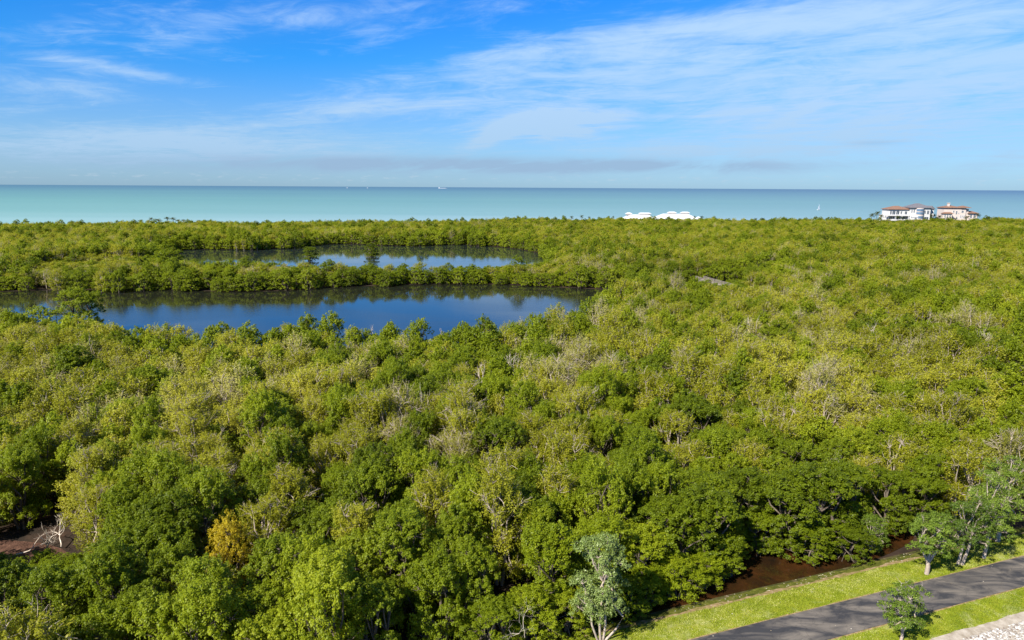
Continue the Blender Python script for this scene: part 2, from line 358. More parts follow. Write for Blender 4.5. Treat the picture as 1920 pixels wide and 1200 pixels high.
tag(link('ground', me), kind='structure')
R0 = 120000
me = mesh_np('sea', [(-R0, 300, -.5), (R0, 300, -.5), (R0, R0, -.5), (-R0, R0, -.5)], [np.array([(0, 1, 2, 3)])], [M['sea']])
tag(link('sea', me), kind='structure')

def smooth_poly(pts, amp=1.5, step=4.0, seed=0):
    r = random.Random(seed); o_ = []
    n = len(pts)
    for i in range(n):
        a, b = pts[i], pts[(i + 1) % n]; L = math.hypot(b[0] - a[0], b[1] - a[1]); k_ = max(1, int(L / step))
        for j in range(k_): t = j / k_; o_.append((a[0] + (b[0] - a[0]) * t + r.uniform(-amp, amp), a[1] + (b[1] - a[1]) * t + r.uniform(-amp, amp)))
    q = np.array(o_)
    for _ in range(2): q = (q + np.roll(q, 1, 0) + np.roll(q, -1, 0)) / 3
    return q
POND = smooth_poly([(-260, 215), (-200, 222), (-168, 224), (-152, 231), (-120, 232), (-91, 224), (-72, 232), (-46, 245), (-12, 250), (15, 243), (34, 238), (46, 233),
                    (38, 222), (28, 200), (20, 174), (13, 156), (6, 140), (-6, 132), (-21, 128), (-33, 134), (-44, 133), (-60, 125), (-72, 125), (-84, 136), (-96, 152), (-107, 158), (-125, 160), (-160, 175), (-260, 195)], 4.0, 7, 1)
FARPOND = smooth_poly([(-196, 366), (-186, 378), (-176, 384), (-150, 380), (-129, 388), (-118, 415), (-106, 428), (-88, 420), (-63, 407), (-45, 420), (-30, 424), (-12, 410), (0, 397), (12, 376), (16, 350), (14, 318),
                       (10, 288), (2, 268), (-21, 272), (-40, 259), (-64, 262), (-75, 258), (-105, 271), (-119, 268), (-150, 300), (-180, 340), (-192, 354)], 4.5, 8, 2)
CREEK = smooth_poly([(28, 238), (50, 246), (70, 249), (92, 262), (112, 276), (134, 279), (134, 270), (114, 266), (98, 252), (74, 239), (50, 236), (30, 228)], .8, 5, 3)
BARE = smooth_poly([P(-90, 1000, .5), P(25, 1005, .5), P(100, 1008, .5), P(150, 1030, .5), P(120, 1072, .5), P(40, 1085, .5), P(-60, 1080, .5)], .3, 2, 4)
def poly_sheet(name, pts, z, mat):
    me = bpy.data.meshes.new(name); me.from_pydata([(x, y, z) for x, y in pts], [], [tuple(range(len(pts)))]); me.materials.append(mat); me.update()
    return tag(link(name, me), kind='structure')
poly_sheet('near_pond_water', POND, .03, M['pond'])
poly_sheet('far_pond_water', FARPOND, .03, M['farpond'])
poly_sheet('creek_water', CREEK, .04, M['pond'])
m, g, o = new_mat('red brown litter'); p = pos(g)
col = g.ramp(g.noise(p, 1.2, 6, .7), [(.3, (.035, .019, .013)), (.55, (.10, .052, .035)), (.75, (.19, .11, .075))])
principled(g, o, col, .9, .1, bump(g, g.noise(p, 6, 4), .8, .15)); M['redsoil'] = m
poly_sheet('bare_ground_patch', BARE, .02, M['redsoil'])
def inside(poly, X, Y):
    c = np.zeros(X.shape, bool); x1, y1 = poly[:, 0], poly[:, 1]; x2, y2 = np.roll(x1, -1), np.roll(y1, -1)
    for a, b, c_, d in zip(x1, y1, x2, y2):
        hit = ((b > Y) != (d > Y)) & (X < (c_ - a) * (Y - b) / (d - b + 1e-12) + a); c ^= hit
    return c
def pdist(poly, X, Y):
    best = np.full(X.shape, 1e9); x1, y1 = poly[:, 0], poly[:, 1]; x2, y2 = np.roll(x1, -1), np.roll(y1, -1)
    for a, b, c_, d in zip(x1, y1, x2, y2):
        ex, ey = c_ - a, d - b; L2 = ex * ex + ey * ey + 1e-9
        t = np.clip(((X - a) * ex + (Y - b) * ey) / L2, 0, 1); best = np.minimum(best, (X - a - t * ex) ** 2 + (Y - b - t * ey) ** 2)
    return np.sqrt(best)

# ------------------------------------------------------------------ berm with path: coordinates s along, t across (away from the camera)
BO = np.array([14.8, 47.3]); BE = np.array([.9409, .3387]); BN = np.array([-.3387, .9409])
def st(s_, t_): q = BO + BE * s_ + BN * t_; return float(q[0]), float(q[1])
def to_st(X, Y): return (X - BO[0]) * BE[0] + (Y - BO[1]) * BE[1], (X - BO[0]) * BN[0] + (Y - BO[1]) * BN[1]
ZP = [(-70, .6), (-14, .7), (-6, .76), (-3.5, .80), (0, .80), (1.5, .74), (2.6, .58), (3.5, .36), (4.4, .16), (5.0, .05), (5.8, -.15)]
def zb(t): return float(np.interp(t, [a[0] for a in ZP], [a[1] for a in ZP]))
def wob_(s_, k_, amp): return amp * (math.sin(s_ * .9 + k_) + .6 * math.sin(s_ * 2.3 + 2 * k_) + .4 * math.sin(s_ * 5.1 + 3 * k_)) / 2
def strip(name, f0, f1, off, mat, s0=-70, s1=110, ds=.5, nt=8, kind='structure'):
    ss = np.arange(s0, s1 + .01, ds); V = []
    for s_ in ss:
        a, b = f0(s_), f1(s_)
        for j in range(nt + 1):
            t_ = a + (b - a) * j / nt; x, y = st(s_, t_); V.append((x, y, zb(t_) + off))
    n = nt + 1
    Fq = [(i * n + j, (i + 1) * n + j, (i + 1) * n + j + 1, i * n + j + 1) for i in range(len(ss) - 1) for j in range(nt)]
    me = mesh_np(name, V, [np.array(Fq)], [mat], smooth=True); return tag(link(name, me), kind=kind)
strip('berm_bank', lambda s_: -70, lambda s_: 5.8, 0, M['bank'], ds=1.0, nt=140)
g_far = lambda s_: 3.5 + wob_(s_, 1, .22)
strip('verge_lawn_far', lambda s_: .06 + wob_(s_, 2, .05), g_far, .012, M['verge'])
strip('lawn_edge_soil', lambda s_: g_far(s_) - .10, lambda s_: 4.0 + wob_(s_, 11, .22), .009, M['edge'])
strip('mossy_bank', lambda s_: 4.0 + wob_(s_, 11, .22), lambda s_: 4.75 + wob_(s_, 12, .25), .010, M['moss'])
strip('verge_lawn_near', lambda s_: -6.0 + wob_(s_, 3, .14), lambda s_: -3.55 + wob_(s_, 4, .05), .012, M['verge'])
strip('sand_edging', lambda s_: -6.9 + wob_(s_, 5, .1), lambda s_: -5.98 + wob_(s_, 3, .14), .008, M['sand'])
strip('gravel_bed', lambda s_: -24, lambda s_: -6.88 + wob_(s_, 5, .1), .010, M['sand'], nt=14)
strip('path_edging', lambda s_: -3.62 + wob_(s_, 6, .05), lambda s_: .14 + wob_(s_, 7, .05), .020, M['edge'])
strip('asphalt_path', lambda s_: -3.5 + wob_(s_, 8, .02), lambda s_: 0.0 + wob_(s_, 9, .02), .045, M['asphalt'])
CH = smooth_poly([st(-7, 4.6), st(10, 4.75), st(20, 4.8), st(26, 5.4), st(31, 6.6), st(34, 7.6), st(31, 9.5), st(26, 11), st(20, 13.5), st(8, 14), st(-6, 12)], .25, 2, 5)
poly_sheet('channel_water', CH, .034, M['channel'])

def noise2(X, Y, sc, seed=0):
    r = np.random.default_rng(seed); o_ = np.zeros_like(X, dtype=float)
    for k_ in range(7):
        a = r.uniform(0, 2 * math.pi); f = sc * r.uniform(.6, 1.8); o_ += np.sin((X * math.cos(a) + Y * math.sin(a)) * f + r.uniform(0, 6.28))
    return o_ / 7 * 1.6                     # roughly -1..1

# grass blades, gravel stones and bank litter: uncountable, one object each
def blades(name, t0, t1, n, label):
    s_ = RNG.uniform(-16, 60, n); t_ = RNG.uniform(t0, t1, n); p0 = np.stack([BO[0] + BE[0] * s_ + BN[0] * t_, BO[1] + BE[1] * s_ + BN[1] * t_], 1)
    z = np.interp(t_, [a[0] for a in ZP], [a[1] for a in ZP])
    h = RNG.uniform(.05, .12, n); a = RNG.uniform(0, 6.28, n); wd = RNG.uniform(.02, .045, n)
    lean = RNG.normal(0, .05, (n, 2)); V = np.zeros((n, 3, 3))
    V[:, 0, 0] = p0[:, 0] - np.cos(a) * wd; V[:, 0, 1] = p0[:, 1] - np.sin(a) * wd; V[:, 1, 0] = p0[:, 0] + np.cos(a) * wd; V[:, 1, 1] = p0[:, 1] + np.sin(a) * wd
    V[:, 2, :2] = p0 + lean; V[:, :2, 2] = z[:, None]; V[:, 2, 2] = z + h
    tn = np.clip(.5 + .42 * noise2(p0[:, 0], p0[:, 1], .8, 5) + .30 * noise2(p0[:, 0], p0[:, 1], 2.6, 6) + RNG.normal(0, .15, n), 0, 1); V[:, 2, 2] -= (h * .75) * (tn > .82)
    me = mesh_np(name, V.reshape(-1, 3), [np.arange(3 * n).reshape(-1, 3)], [M['blade']], tint=tn)
    tag(link(name, me), label, 'grass', kind='stuff')
blades('grass', .1, 3.55, 60000, 'short bright green grass on the strip between path and channel')
blades('grass', -5.95, -3.6, 40000, 'short bright green grass between the path and the sandy edge')
ICO = None
def stones(name, S_, T_, size, mat, label, cat, flat=.6):
    n = len(S_); x = BO[0] + BE[0] * S_ + BN[0] * T_; y = BO[1] + BE[1] * S_ + BN[1] * T_; z = np.interp(T_, [a[0] for a in ZP], [a[1] for a in ZP]) + .01
    base = np.array([(1, 0, 0), (.5, .85, 0), (-.5, .85, 0), (-1, 0, 0), (-.5, -.85, 0), (.5, -.85, 0), (.5, .25, .8), (-.45, .35, .85), (0, -.5, .8)], float)
    fs = np.array([(0, 1, 6), (1, 2, 7), (1, 7, 6), (2, 3, 7), (3, 4, 7), (4, 8, 7), (4, 5, 8), (5, 0, 8), (0, 6, 8), (6, 7, 8)])
    a = RNG.uniform(0, 6.28, n); B = base[None] * (1 + RNG.normal(0, .18, (n, 9, 3))); sc = size * RNG.uniform(.5, 1.25, n)
    B[..., 2] *= flat; c_, s2 = np.cos(a)[:, None], np.sin(a)[:, None]
    X = (B[..., 0] * c_ - B[..., 1] * s2) * sc[:, None] + x[:, None]; Y = (B[..., 0] * s2 + B[..., 1] * c_) * sc[:, None] * .85 + y[:, None]; Z = B[..., 2] * sc[:, None] + z[:, None] - .01
    V = np.stack([X, Y, Z], -1).reshape(-1, 3); Fq = (fs[None] + (np.arange(n) * 9)[:, None, None]).reshape(-1, 3)
    me = mesh_np(name, V, [Fq], [mat], tint=np.repeat(np.clip(RNG.beta(1.6, 1.3, n), 0, 1), len(fs)))
    return tag(link(name, me), label, cat, kind='stuff')
n = 16000; stones('gravel', RNG.uniform(8, 48, n), -6.85 - RNG.uniform(0, 1, n) ** 1.1 * 6.5, .115, M['stone'], 'pale mixed gravel stones beyond the sandy edge in the corner', 'gravel')
n = 300; ss_ = RNG.uniform(-8, 36, n); tt_ = 4.35 + RNG.normal(0, .38, n) ; keep = noise2(ss_, tt_, 1.2, 9) > -.25
stones('bank_litter', ss_[keep], tt_[keep], .075, M['litter'], 'pale shells and dead leaves along the muddy channel edge', 'litter', .3)
n = 70; stones('fallen_leaves', RNG.uniform(-8, 44, n), RNG.uniform(-3.2, 3.2, n), .045, M['litter'], 'scattered fallen leaves on the path and lawn', 'leaves', .3).location.z = .045

# ------------------------------------------------------------------ tree builder
def branch(rs, p0, d0, L, r0, depth, maxd, out, ends, spread=.55, up=.15, nseg=4, sides=(6, 5, 4, 3, 3, 3)):
    pts = [p0]; d = d0 / np.linalg.norm(d0); p = p0.copy()
    for i in range(nseg):
        d = d + rs.normal(0, .16, 3) + np.array([0, 0, up * .25]); d /= np.linalg.norm(d); p = p + d * L / nseg; pts.append(p.copy())
    rad = np.linspace(r0, r0 * (.55 if depth < maxd else .25), nseg + 1)
    out.append(tube_np(np.array(pts), rad, sides[min(depth, 5)]))
    if depth >= maxd: ends.append(p); return
    for k_ in range(rs.integers(2, 4)):
        nd = d + rs.normal(0, spread, 3); nd[2] += up
        branch(rs, p, nd, L * rs.uniform(.6, .85), r0 * .6, depth + 1, maxd, out, ends, spread, up, max(2, nseg - 1), sides)
    if depth > 0 and rs.random() < .6:
        q = pts[len(pts) // 2]; nd = d + rs.normal(0, spread * 1.3, 3)
        branch(rs, q, nd, L * .6, r0 * .45, depth + 1, maxd, out, ends, spread, up, max(2, nseg - 1), sides)
def merge(parts):
    V = []; Fc = []; b = 0
    for v, f in parts: V.append(v); Fc.append(f + b); b += len(v)
    return np.concatenate(V), np.concatenate(Fc)
def leaves(rs, Cn, rad, n_per, size, aspect=.55, upb=.5, rnd=.55, vert=1.0, long_up=0.0, centre=None, ctint=None, axis=None, alen=0.0):
    """leaf rhombi in round clusters about the points Cn"""
    K = len(Cn); n = K * n_per; idx = np.repeat(np.arange(K), n_per)
    v = rs.normal(0, 1, (n, 3)); v /= np.linalg.norm(v, axis=1)[:, None]; v[:, 2] = np.where(v[:, 2] < -.35, -v[:, 2] * .6, v[:, 2])
    rr = rs.uniform(.35, 1.0, n) ** .5 * rad[idx]; pos_ = Cn[idx] + v * rr[:, None] * np.array([1, 1, vert])
    if axis is not None: q = rs.uniform(-1, 1, n); pos_ = Cn[idx] + v * rr[:, None] * (.62 - .25 * q[:, None]) + axis[idx] * (q * alen)[:, None]
    nr = v * .7 + rs.normal(0, rnd, (n, 3)); nr[:, 2] += upb
    if centre is not None:
        o_ = Cn[idx] - centre; o_ /= np.linalg.norm(o_, axis=1)[:, None] + 1e-6; nr += o_ * .5
    nr /= np.linalg.norm(nr, axis=1)[:, None]
    a = rs.normal(0, 1, (n, 3)); a[:, 2] += long_up * 2.5; a -= nr * (a * nr).sum(1)[:, None]; a /= np.linalg.norm(a, axis=1)[:, None] + 1e-9
    b = np.cross(nr, a); L = size * rs.uniform(.65, 1.25, n); Wd = L * aspect
    V = np.stack([pos_ - a * L[:, None] * .5, pos_ + b * Wd[:, None] * .5, pos_ + a * L[:, None] * .5, pos_ - b * Wd[:, None] * .5], 1)
    ct = rs.normal(0, .16, K) if ctint is None else ctint
    t = np.clip(.5 + ct[idx] + rs.normal(0, .17, n), 0, 1)
    return V.reshape(-1, 3), np.arange(4 * n).reshape(-1, 4), t
def crown_points(rs, R, Hh, base, nl, per, flat=.8, upper=-.25):
    """lobed crown: nl lobes fill the outline, each carries leaf clusters on its surface"""
    pts = []; lob = []
    for i in range(nl):
        q = math.sqrt((i + .5) / nl); th = i * 2.39996 + rs.uniform(-.4, .4); rho = R * .68 * q * rs.uniform(.85, 1.12)
        rl = R * rs.uniform(.30, .44); top = Hh - (rho / R) ** 2 * (Hh - base) * .62 * rs.uniform(.7, 1.2) + rs.normal(0, .06) * Hh
        lob.append((rho * math.cos(th), rho * math.sin(th), top - rl * flat, rl))
        if rho > R * .45:                                                   # lower lobes so the side of the crown is clothed to the ground
            lob.append((rho * 1.08 * math.cos(th + .3), rho * 1.08 * math.sin(th + .3), base + (top - base) * rs.uniform(.40, .52), rl * .9))
            lob.append((rho * 1.02 * math.cos(th - .3), rho * 1.02 * math.sin(th - .3), base + (top - base) * rs.uniform(.12, .22), rl * .85))
    for (x, y, z, rl) in lob:
        v = rs.normal(0, 1, (per, 3)); v /= np.linalg.norm(v, axis=1)[:, None]; v[:, 2] = np.where(v[:, 2] < upper, -v[:, 2], v[:, 2])
        pts.append(np.array([x, y, z]) + v * np.array([rl, rl, rl * flat]) * rs.uniform(.75, 1.05, (per, 1)))
    return np.concatenate(pts), lob
KINDS_ = {  # R radius, H height, base, lobes, clusters per lobe, cluster radius, leaves per cluster, leaf size, plume length
    'deep':   dict(R=2.9, H=8.1, base=.2, nl=11, per=21, rc=.40, n=66, ls=.145, mat='deep', bark='bark', upb=.35, rnd=.5, lu=.5, flat=1.1, pl=.25),
    'bright': dict(R=2.5, H=8.5, base=.2, nl=11, per=19, rc=.42, n=66, ls=.145, mat='bright', bark='bark', upb=.35, rnd=.5, lu=1.0, flat=1.7, pl=.40),
    'olive':  dict(R=2.7, H=8.3, base=.5, nl=12, per=16, rc=.44, n=46, ls=.145, mat='olive', bark='palebark', upb=.55, rnd=.5, lu=.6, flat=1.0, pl=.60),
    'pale':   dict(R=2.5, H=8.3, base=1.0, nl=10, per=14, rc=.42, n=30, ls=.13, mat='pale', bark='palebark', upb=.55, rnd=.5, lu=.6, flat=1.0, pl=.70),
    'bank':   dict(R=3.2, H=6.6, base=-.3, nl=12, per=17, rc=.42, n=50, ls=.165, mat='bright', bark='bark', upb=.35, rnd=.5, lu=.5, flat=1.0, pl=.25),
}
def make_tree(kind, seed, lod, over=None):
    k_ = dict(KINDS_[kind]);
    if over: k_.update(over)
    rs = np.random.default_rng(seed * 17 + len(kind) * 101)
    R, Hh = k_['R'] * rs.uniform(.92, 1.08), k_['H'] * rs.uniform(.95, 1.05)
    pts, lob = crown_points(rs, R, Hh, k_['base'], k_['nl'], k_['per'], k_['flat'])
    if lod == 0: n_per, ls, prune = k_['n'], k_['ls'], 1.0
    elif lod == 1: n_per, ls, prune = max(6, k_['n'] // 3), k_['ls'] * 1.75, .8
    else: n_per, ls, prune = max(4, k_['n'] // 7), k_['ls'] * 2.9, .65
    pts = pts[rs.random(len(pts)) < prune]
    rad = k_['rc'] * rs.uniform(.6, 1.25, len(pts)); cen = np.array([0, 0, Hh * .35])
    # clusters nearer a lobe's own tint, so the crown has lighter and darker sprays
    ax = pts * np.array([1, 1, 0]) / R * .75 + np.array([0, 0, 1.0]) + rs.normal(0, .35, pts.shape); ax /= np.linalg.norm(ax, axis=1)[:, None]
    LV, LF, LT = leaves(rs, pts, rad, n_per, ls, .6, k_['upb'], k_['rnd'], 1.0, k_['lu'], cen, None, ax, k_['pl'])
    # limbs: several stems from the ground, each to some lobes, twigs to clusters
    tubes = []; ns = rs.integers(3, 5) if kind != 'deep' else rs.integers(4, 7)
    sides = (6, 5, 3) if lod == 0 else (4, 3, 3)
    order = rs.permutation(len(lob)); stems = []
    for i in range(ns):
        a = i * 6.28 / ns + rs.uniform(-.4, .4); b0 = np.array([math.cos(a) * .35 * rs.uniform(.5, 1.6), math.sin(a) * .35 * rs.uniform(.5, 1.6), -.1])
        f = np.array([math.cos(a) * R * .28, math.sin(a) * R * .28, Hh * rs.uniform(.32, .48)])
        mid = (b0 + f) / 2 + rs.normal(0, .18, 3); tubes.append(tube_np(np.array([b0, mid, f]), np.array([.16, .13, .10]) * Hh / 8, sides[0])); stems.append(f)
    for j in order:
        x, y, z, rl = lob[j]; tp = np.array([x, y, z + (.35 * rl if kind in ('olive', 'pale') else 0)]); s0_ = min(stems, key=lambda q: np.linalg.norm(q - tp))
        mid = s0_ * .45 + tp * .55 + rs.normal(0, .22, 3)
        tubes.append(tube_np(np.array([s0_, mid, tp]), np.array([.085, .06, .035]), sides[1]))
        if lod < 2:
            near = np.argsort(np.linalg.norm(pts - np.array([x, y, z]), axis=1))[:(8 if lod == 0 else 3)]
            for qi in near:
                q = pts[qi] + ax[qi] * k_['pl'] * (1.5 if kind in ('olive', 'pale') else .6)
                e = q
                tubes.append(tube_np(np.array([tp, (tp + e) / 2 + rs.normal(0, .12, 3), e]), np.array([.032, .022, .010]), sides[2]))
    if kind == 'pale' or (kind == 'olive' and seed % 2 == 0):                # bleached twigs standing through the leaves
        for _ in range(8 if lod == 0 else 5):
            x, y, z, rl = lob[rs.integers(len(lob))]; ends = []
            branch(rs, np.array([x * .8, y * .8, z]), np.array([x * .15, y * .15, 1.0]) + rs.normal(0, .3, 3), rs.uniform(.6, 1.1), .045, 0, 2 if lod == 0 else 1, tubes, ends, .6, .15, 3, (4, 3, 3))
    if kind == 'deep':                                                       # arching prop roots
        for _ in range(8 if lod == 0 else 3):
            a = rs.uniform(0, 6.28); r1 = rs.uniform(.9, 1.9)
            tubes.append(tube_np(np.array([(.1 * math.cos(a), .1 * math.sin(a), 1.4), (r1 * .6 * math.cos(a), r1 * .6 * math.sin(a), 1.1), (r1 * math.cos(a), r1 * math.sin(a), -.1)]), np.array([.05, .045, .04]), 4))
    TV, TF = merge(tubes)
    return (TV, TF), (LV, LF, LT), k_, R, Hh
def tree_meshes(kind, seed, lod, over=None, name=None):
    (TV, TF), (LV, LF, LT), k_, R, Hh = make_tree(kind, seed, lod, over)
    nm = name or kind
    return mesh_np(nm + '_trunk', TV, [TF], [M[k_['bark']]], smooth=True), mesh_np(nm + '_crown', LV, [LF], [M[k_['mat']]], tint=LT), R, Hh
def tree_joined(kind, seed, lod, over=None):
    (TV, TF), (LV, LF, LT), k_, R, Hh = make_tree(kind, seed, lod, over)
    V = np.concatenate([TV, LV]); mi = np.concatenate([np.zeros(len(TF)), np.ones(len(LF))])
    return mesh_np('forest_tree', V, [TF, LF + len(TV)], [M[k_['bark']], M[k_['mat']]], tint=np.concatenate([np.full(len(TF), .5), LT]), midx=mi)

NEAR = {k_: [tree_meshes(k_, s_, 0) for s_ in range(n_)] for k_, n_ in (('deep', 4), ('bright', 5), ('olive', 6), ('pale', 3), ('bank', 1))}
FARP = []                                                                   # prototypes for the mass beyond
FIDX = {}
for lod in (1, 2):
    for k_, n_ in (('deep', 3), ('bright', 3), ('olive', 4), ('pale', 3), ('bank', 3)):
        for s_ in range(n_):
            me = tree_joined(k_, s_ + 20, lod); ob = bpy.data.objects.new('forest_tree', me)   # not linked to the scene
            FIDX.setdefault((k_, lod), []).append(len(FARP)); FARP.append(ob)

# ------------------------------------------------------------------ where mangroves stand
SP = 4.0; pts = []
ys_ = np.arange(20, 800, SP * .866)
for j, y in enumerate(ys_):
    hw = y * .98 + 28; x = np.arange(-hw, hw, SP) + (SP / 2 if j % 2 else 0); pts.append(np.stack([x, np.full(len(x), y)], 1))
pts = np.concatenate(pts); pts += RNG.uniform(-1.25, 1.25, pts.shape)
X, Y = pts[:, 0], pts[:, 1]
ss, tt = to_st(X, Y)
ok = Y < np.interp(X, [c[0] for c in COAST], [c[1] for c in COAST]) - 4
tmin = np.interp(ss, [-90, -26, -14, -8, -5, 0, 6, 11, 26, 31, 34, 60], [3.2, 3.2, 4.2, 5.4, 8.6, 10.5, 12.8, 13.6, 14.2, 11.2, 8.2, 6.5])
ok &= tt > tmin
for poly, marg in ((POND, .2), (FARPOND, .3), (CREEK, .5), (BARE, 1.5)):
    inn = inside(poly, X, Y); pd_ = pdist(poly, X, Y); rag = (pd_ < 7) & (noise2(X, Y, .22, 77) > .55) & (X < -10) & (poly is not BARE); ok &= (~inn) | rag; ok &= (pd_ > marg) | rag
# hand placed crowns along the channel: s, t, kind, scale
HAND = [(-4.4, 8.4, 'bright', 1.25, .92), (-.6, 8.2, 'bright', 1.15, .72), (3.4, 9.2, 'deep', 1.3, .95), (7.2, 9.4, 'deep', 1.35, .98), (9.8, 12.6, 'deep', 1.2, .95), (13.6, 13.0, 'deep', 1.2, .95),
        (16.6, 10.2, 'deep', 1.3, .95), (20.2, 9.4, 'deep', 1.45, 1.02), (24.4, 10.6, 'deep', 1.25, .95), (28.6, 9.4, 'deep', 1.2, .85), (32.0, 8.6, 'deep', 1.1, .8), (-9.6, 7.4, 'bright', 1.2, .95),
        (-15.5, 4.2, 'deep', .9, .6), (-12.4, 4.9, 'bright', .9, .55), (-9.4, 4.9, 'deep', .8, .45), (-6.6, 6.0, 'bright', .8, .42), (-3.6, 5.9, 'deep', .85, .4), (-1.2, 6.2, 'bright', .8, .38), (1.8, 6.6, 'bright', .9, .45), (5.0, 6.9, 'bright', .85, .4), (8.2, 8.4, 'deep', .8, .45), (17.6, 7.4, 'deep', .85, .42), (21.4, 6.7, 'deep', .85, .42), (14.0, 10.2, 'deep', .8, .5)]
hx = np.array([st(a[0], a[1]) for a in HAND])
for (x, y), a in zip(hx, HAND): ok &= np.hypot(X - x, Y - y) > 2.2 * a[3]
SPECIAL_CLEAR = [(P(150, 566, 8), 5.5), (P(430, 1030, 5), 3.6), (P(335, 625, 5), 4.0), (P(1455, 612, 8), 4.2)]
for (c_, r_) in SPECIAL_CLEAR: ok &= np.hypot(X - c_[0], Y - c_[1]) > r_
for c_ in ((111, 652, 14), (137, 655, 14), (160, 655, 16), (365, 664, 26), (440, 676, 22)): ok &= np.hypot(X - c_[0], Y - c_[1]) > c_[2] * .8
ok &= ~((np.abs(X - 69.5) < 3.4) & (Y > 217) & (Y < 248))
ok &= ~((noise2(X, Y, .16, 31) > 1.08) & (RNG.random(len(X)) < .8))                      # natural gaps
X, Y = X[ok], Y[ok]
d = np.hypot(X, Y); n = len(X)
edge = np.minimum(np.minimum(pdist(POND, X, Y), pdist(FARPOND, X, Y)), pdist(CREEK, X, Y))
na = noise2(X, Y, .055, 3); nb = noise2(X, Y, .12, 4); u = RNG.random(n)
green = np.interp(d, [45, 56, 70, 95], [1.0, .85, .40, .14]) + np.where(edge < 9, .45, 0) + .28 * na
green += np.where((X / Y > .22) & (d < 95), .22, 0)
kinds = np.where(u < green, np.where(nb + RNG.normal(0, .4, n) > np.interp(d, [50, 62, 110], [.22, .05, -.25]), 'bright', 'deep'), np.where(RNG.random(n) < np.interp(d, [70, 100, 250, 400], [.06, .16, .15, .08]) + .30 * nb, 'pale', np.where(RNG.random(n) < .30, 'bright', 'olive')))
scale = RNG.normal(1.0, .10, n).clip(.72, 1.3) * (1 + .05 * na)
hsc = scale * RNG.uniform(.86, 1.12, n) * (1 + .13 * noise2(X, Y, .09, 8)) * np.interp(d, [100, 400, 600], [1.0, .90, .80])
isb = (edge < 4.5 + 1.5 * nb) & (d > 150); kinds = np.where(isb, 'bank', kinds); hsc = np.where(isb, hsc.clip(.8, 1.15) * np.interp(scale, [.7, 1.3], [.85, 1.1]), hsc)
band = (Y > 222) & (Y < 300) & (X > -190) & (X < 20); hsc = np.where(band, hsc * np.interp(Y, [225, 245, 262], [.90, .78, .62]), hsc)
qx, qy = P(60, 1085, 3); low_ = np.hypot((X - qx) / 1.5, Y - qy) < 5.5; hsc = np.where(low_, hsc * .40, hsc); kinds = np.where(low_, 'bright', kinds)
qx, qy = P(430, 1075, 5); hsc = np.where(np.hypot(X - qx, Y - qy) < 3.2, hsc * .7, hsc)
view = (X > 50) & (X < 80) & (Y > 188) & (Y < 240); hsc = np.where(view, hsc * .52, hsc)
low = np.interp(X, [-600, -80, 100, 600], [0.98, 1.0, 1.0, 1.0]); hsc *= low
em = (RNG.random(n) < .022) & (d > 95) & (edge > 8); kinds = np.where(em, 'deep', kinds); scale = np.where(em, 1.25, scale); hsc = np.where(em, 1.12, hsc)
rz = RNG.uniform(0, 6.28, n)
X = np.concatenate([hx[:, 0], X]); Y = np.concatenate([hx[:, 1], Y]); kinds = np.concatenate([[a[2] for a in HAND], kinds])
scale = np.concatenate([[a[3] for a in HAND], scale]); hsc = np.concatenate([[a[4] for a in HAND], hsc]); rz = np.concatenate([RNG.uniform(0, 6.28, len(HAND)), rz])
n = len(X)
pc = np.array([Q(x, y, 7 * h) for x, y, h in zip(X, Y, hsc)])
dist = np.hypot(np.hypot(X, Y), 30)
vis = (pc[:, 0] > -60) & (pc[:, 0] < 1980) & (pc[:, 1] < 1230) & (pc[:, 1] > 300)
score = np.where(vis, scale / dist, -1); order = np.argsort(-score); NIND = 300
ind = order[:NIND]; rest = order[NIND:]

def ordinal(k_):
    w_ = ['', 'first', 'second', 'third', 'fourth', 'fifth', 'sixth', 'seventh', 'eighth', 'ninth', 'tenth', 'eleventh', 'twelfth', 'thirteenth', 'fourteenth', 'fifteenth', 'sixteenth', 'seventeenth', 'eighteenth', 'nineteenth', 'twentieth']
    return w_[k_]
LOOK = {'bank': 'low bushy green', 'deep': 'deep green rounded', 'bright': 'bright green leafy', 'olive': 'olive green feathery', 'pale': 'pale sparse twiggy'}
rows = sorted(ind, key=lambda i: -pc[i, 1]); labels = {}
for r_ in range(15):
    row = sorted(rows[r_ * 20:(r_ + 1) * 20], key=lambda i: pc[i, 0])
    for q, i in enumerate(row):
        side = 'leftmost' if q == 0 else 'rightmost' if q == 19 else (ordinal(q + 1) + ' from left' if q < 10 else ordinal(20 - q) + ' from right')
        rown = 'lowest band of crowns' if r_ == 0 else ordinal(r_ + 1) + ' band of crowns from the bottom'
        labels[i] = f"{LOOK[kinds[i]]} mangrove, {side} in the {rown}"
for i in ind:
    k_ = kinds[i]; tr, cr, R, Hh = NEAR[k_][int(i) % len(NEAR[k_])]
    z0 = 0.0
    e = empty('mangrove_tree', (X[i], Y[i], z0), rz[i], (scale[i], scale[i], hsc[i]))
    tag(e, labels[i], 'tree', 'mangroves of the near canopy')
    link('trunk', tr, e); link('crown', cr, e)

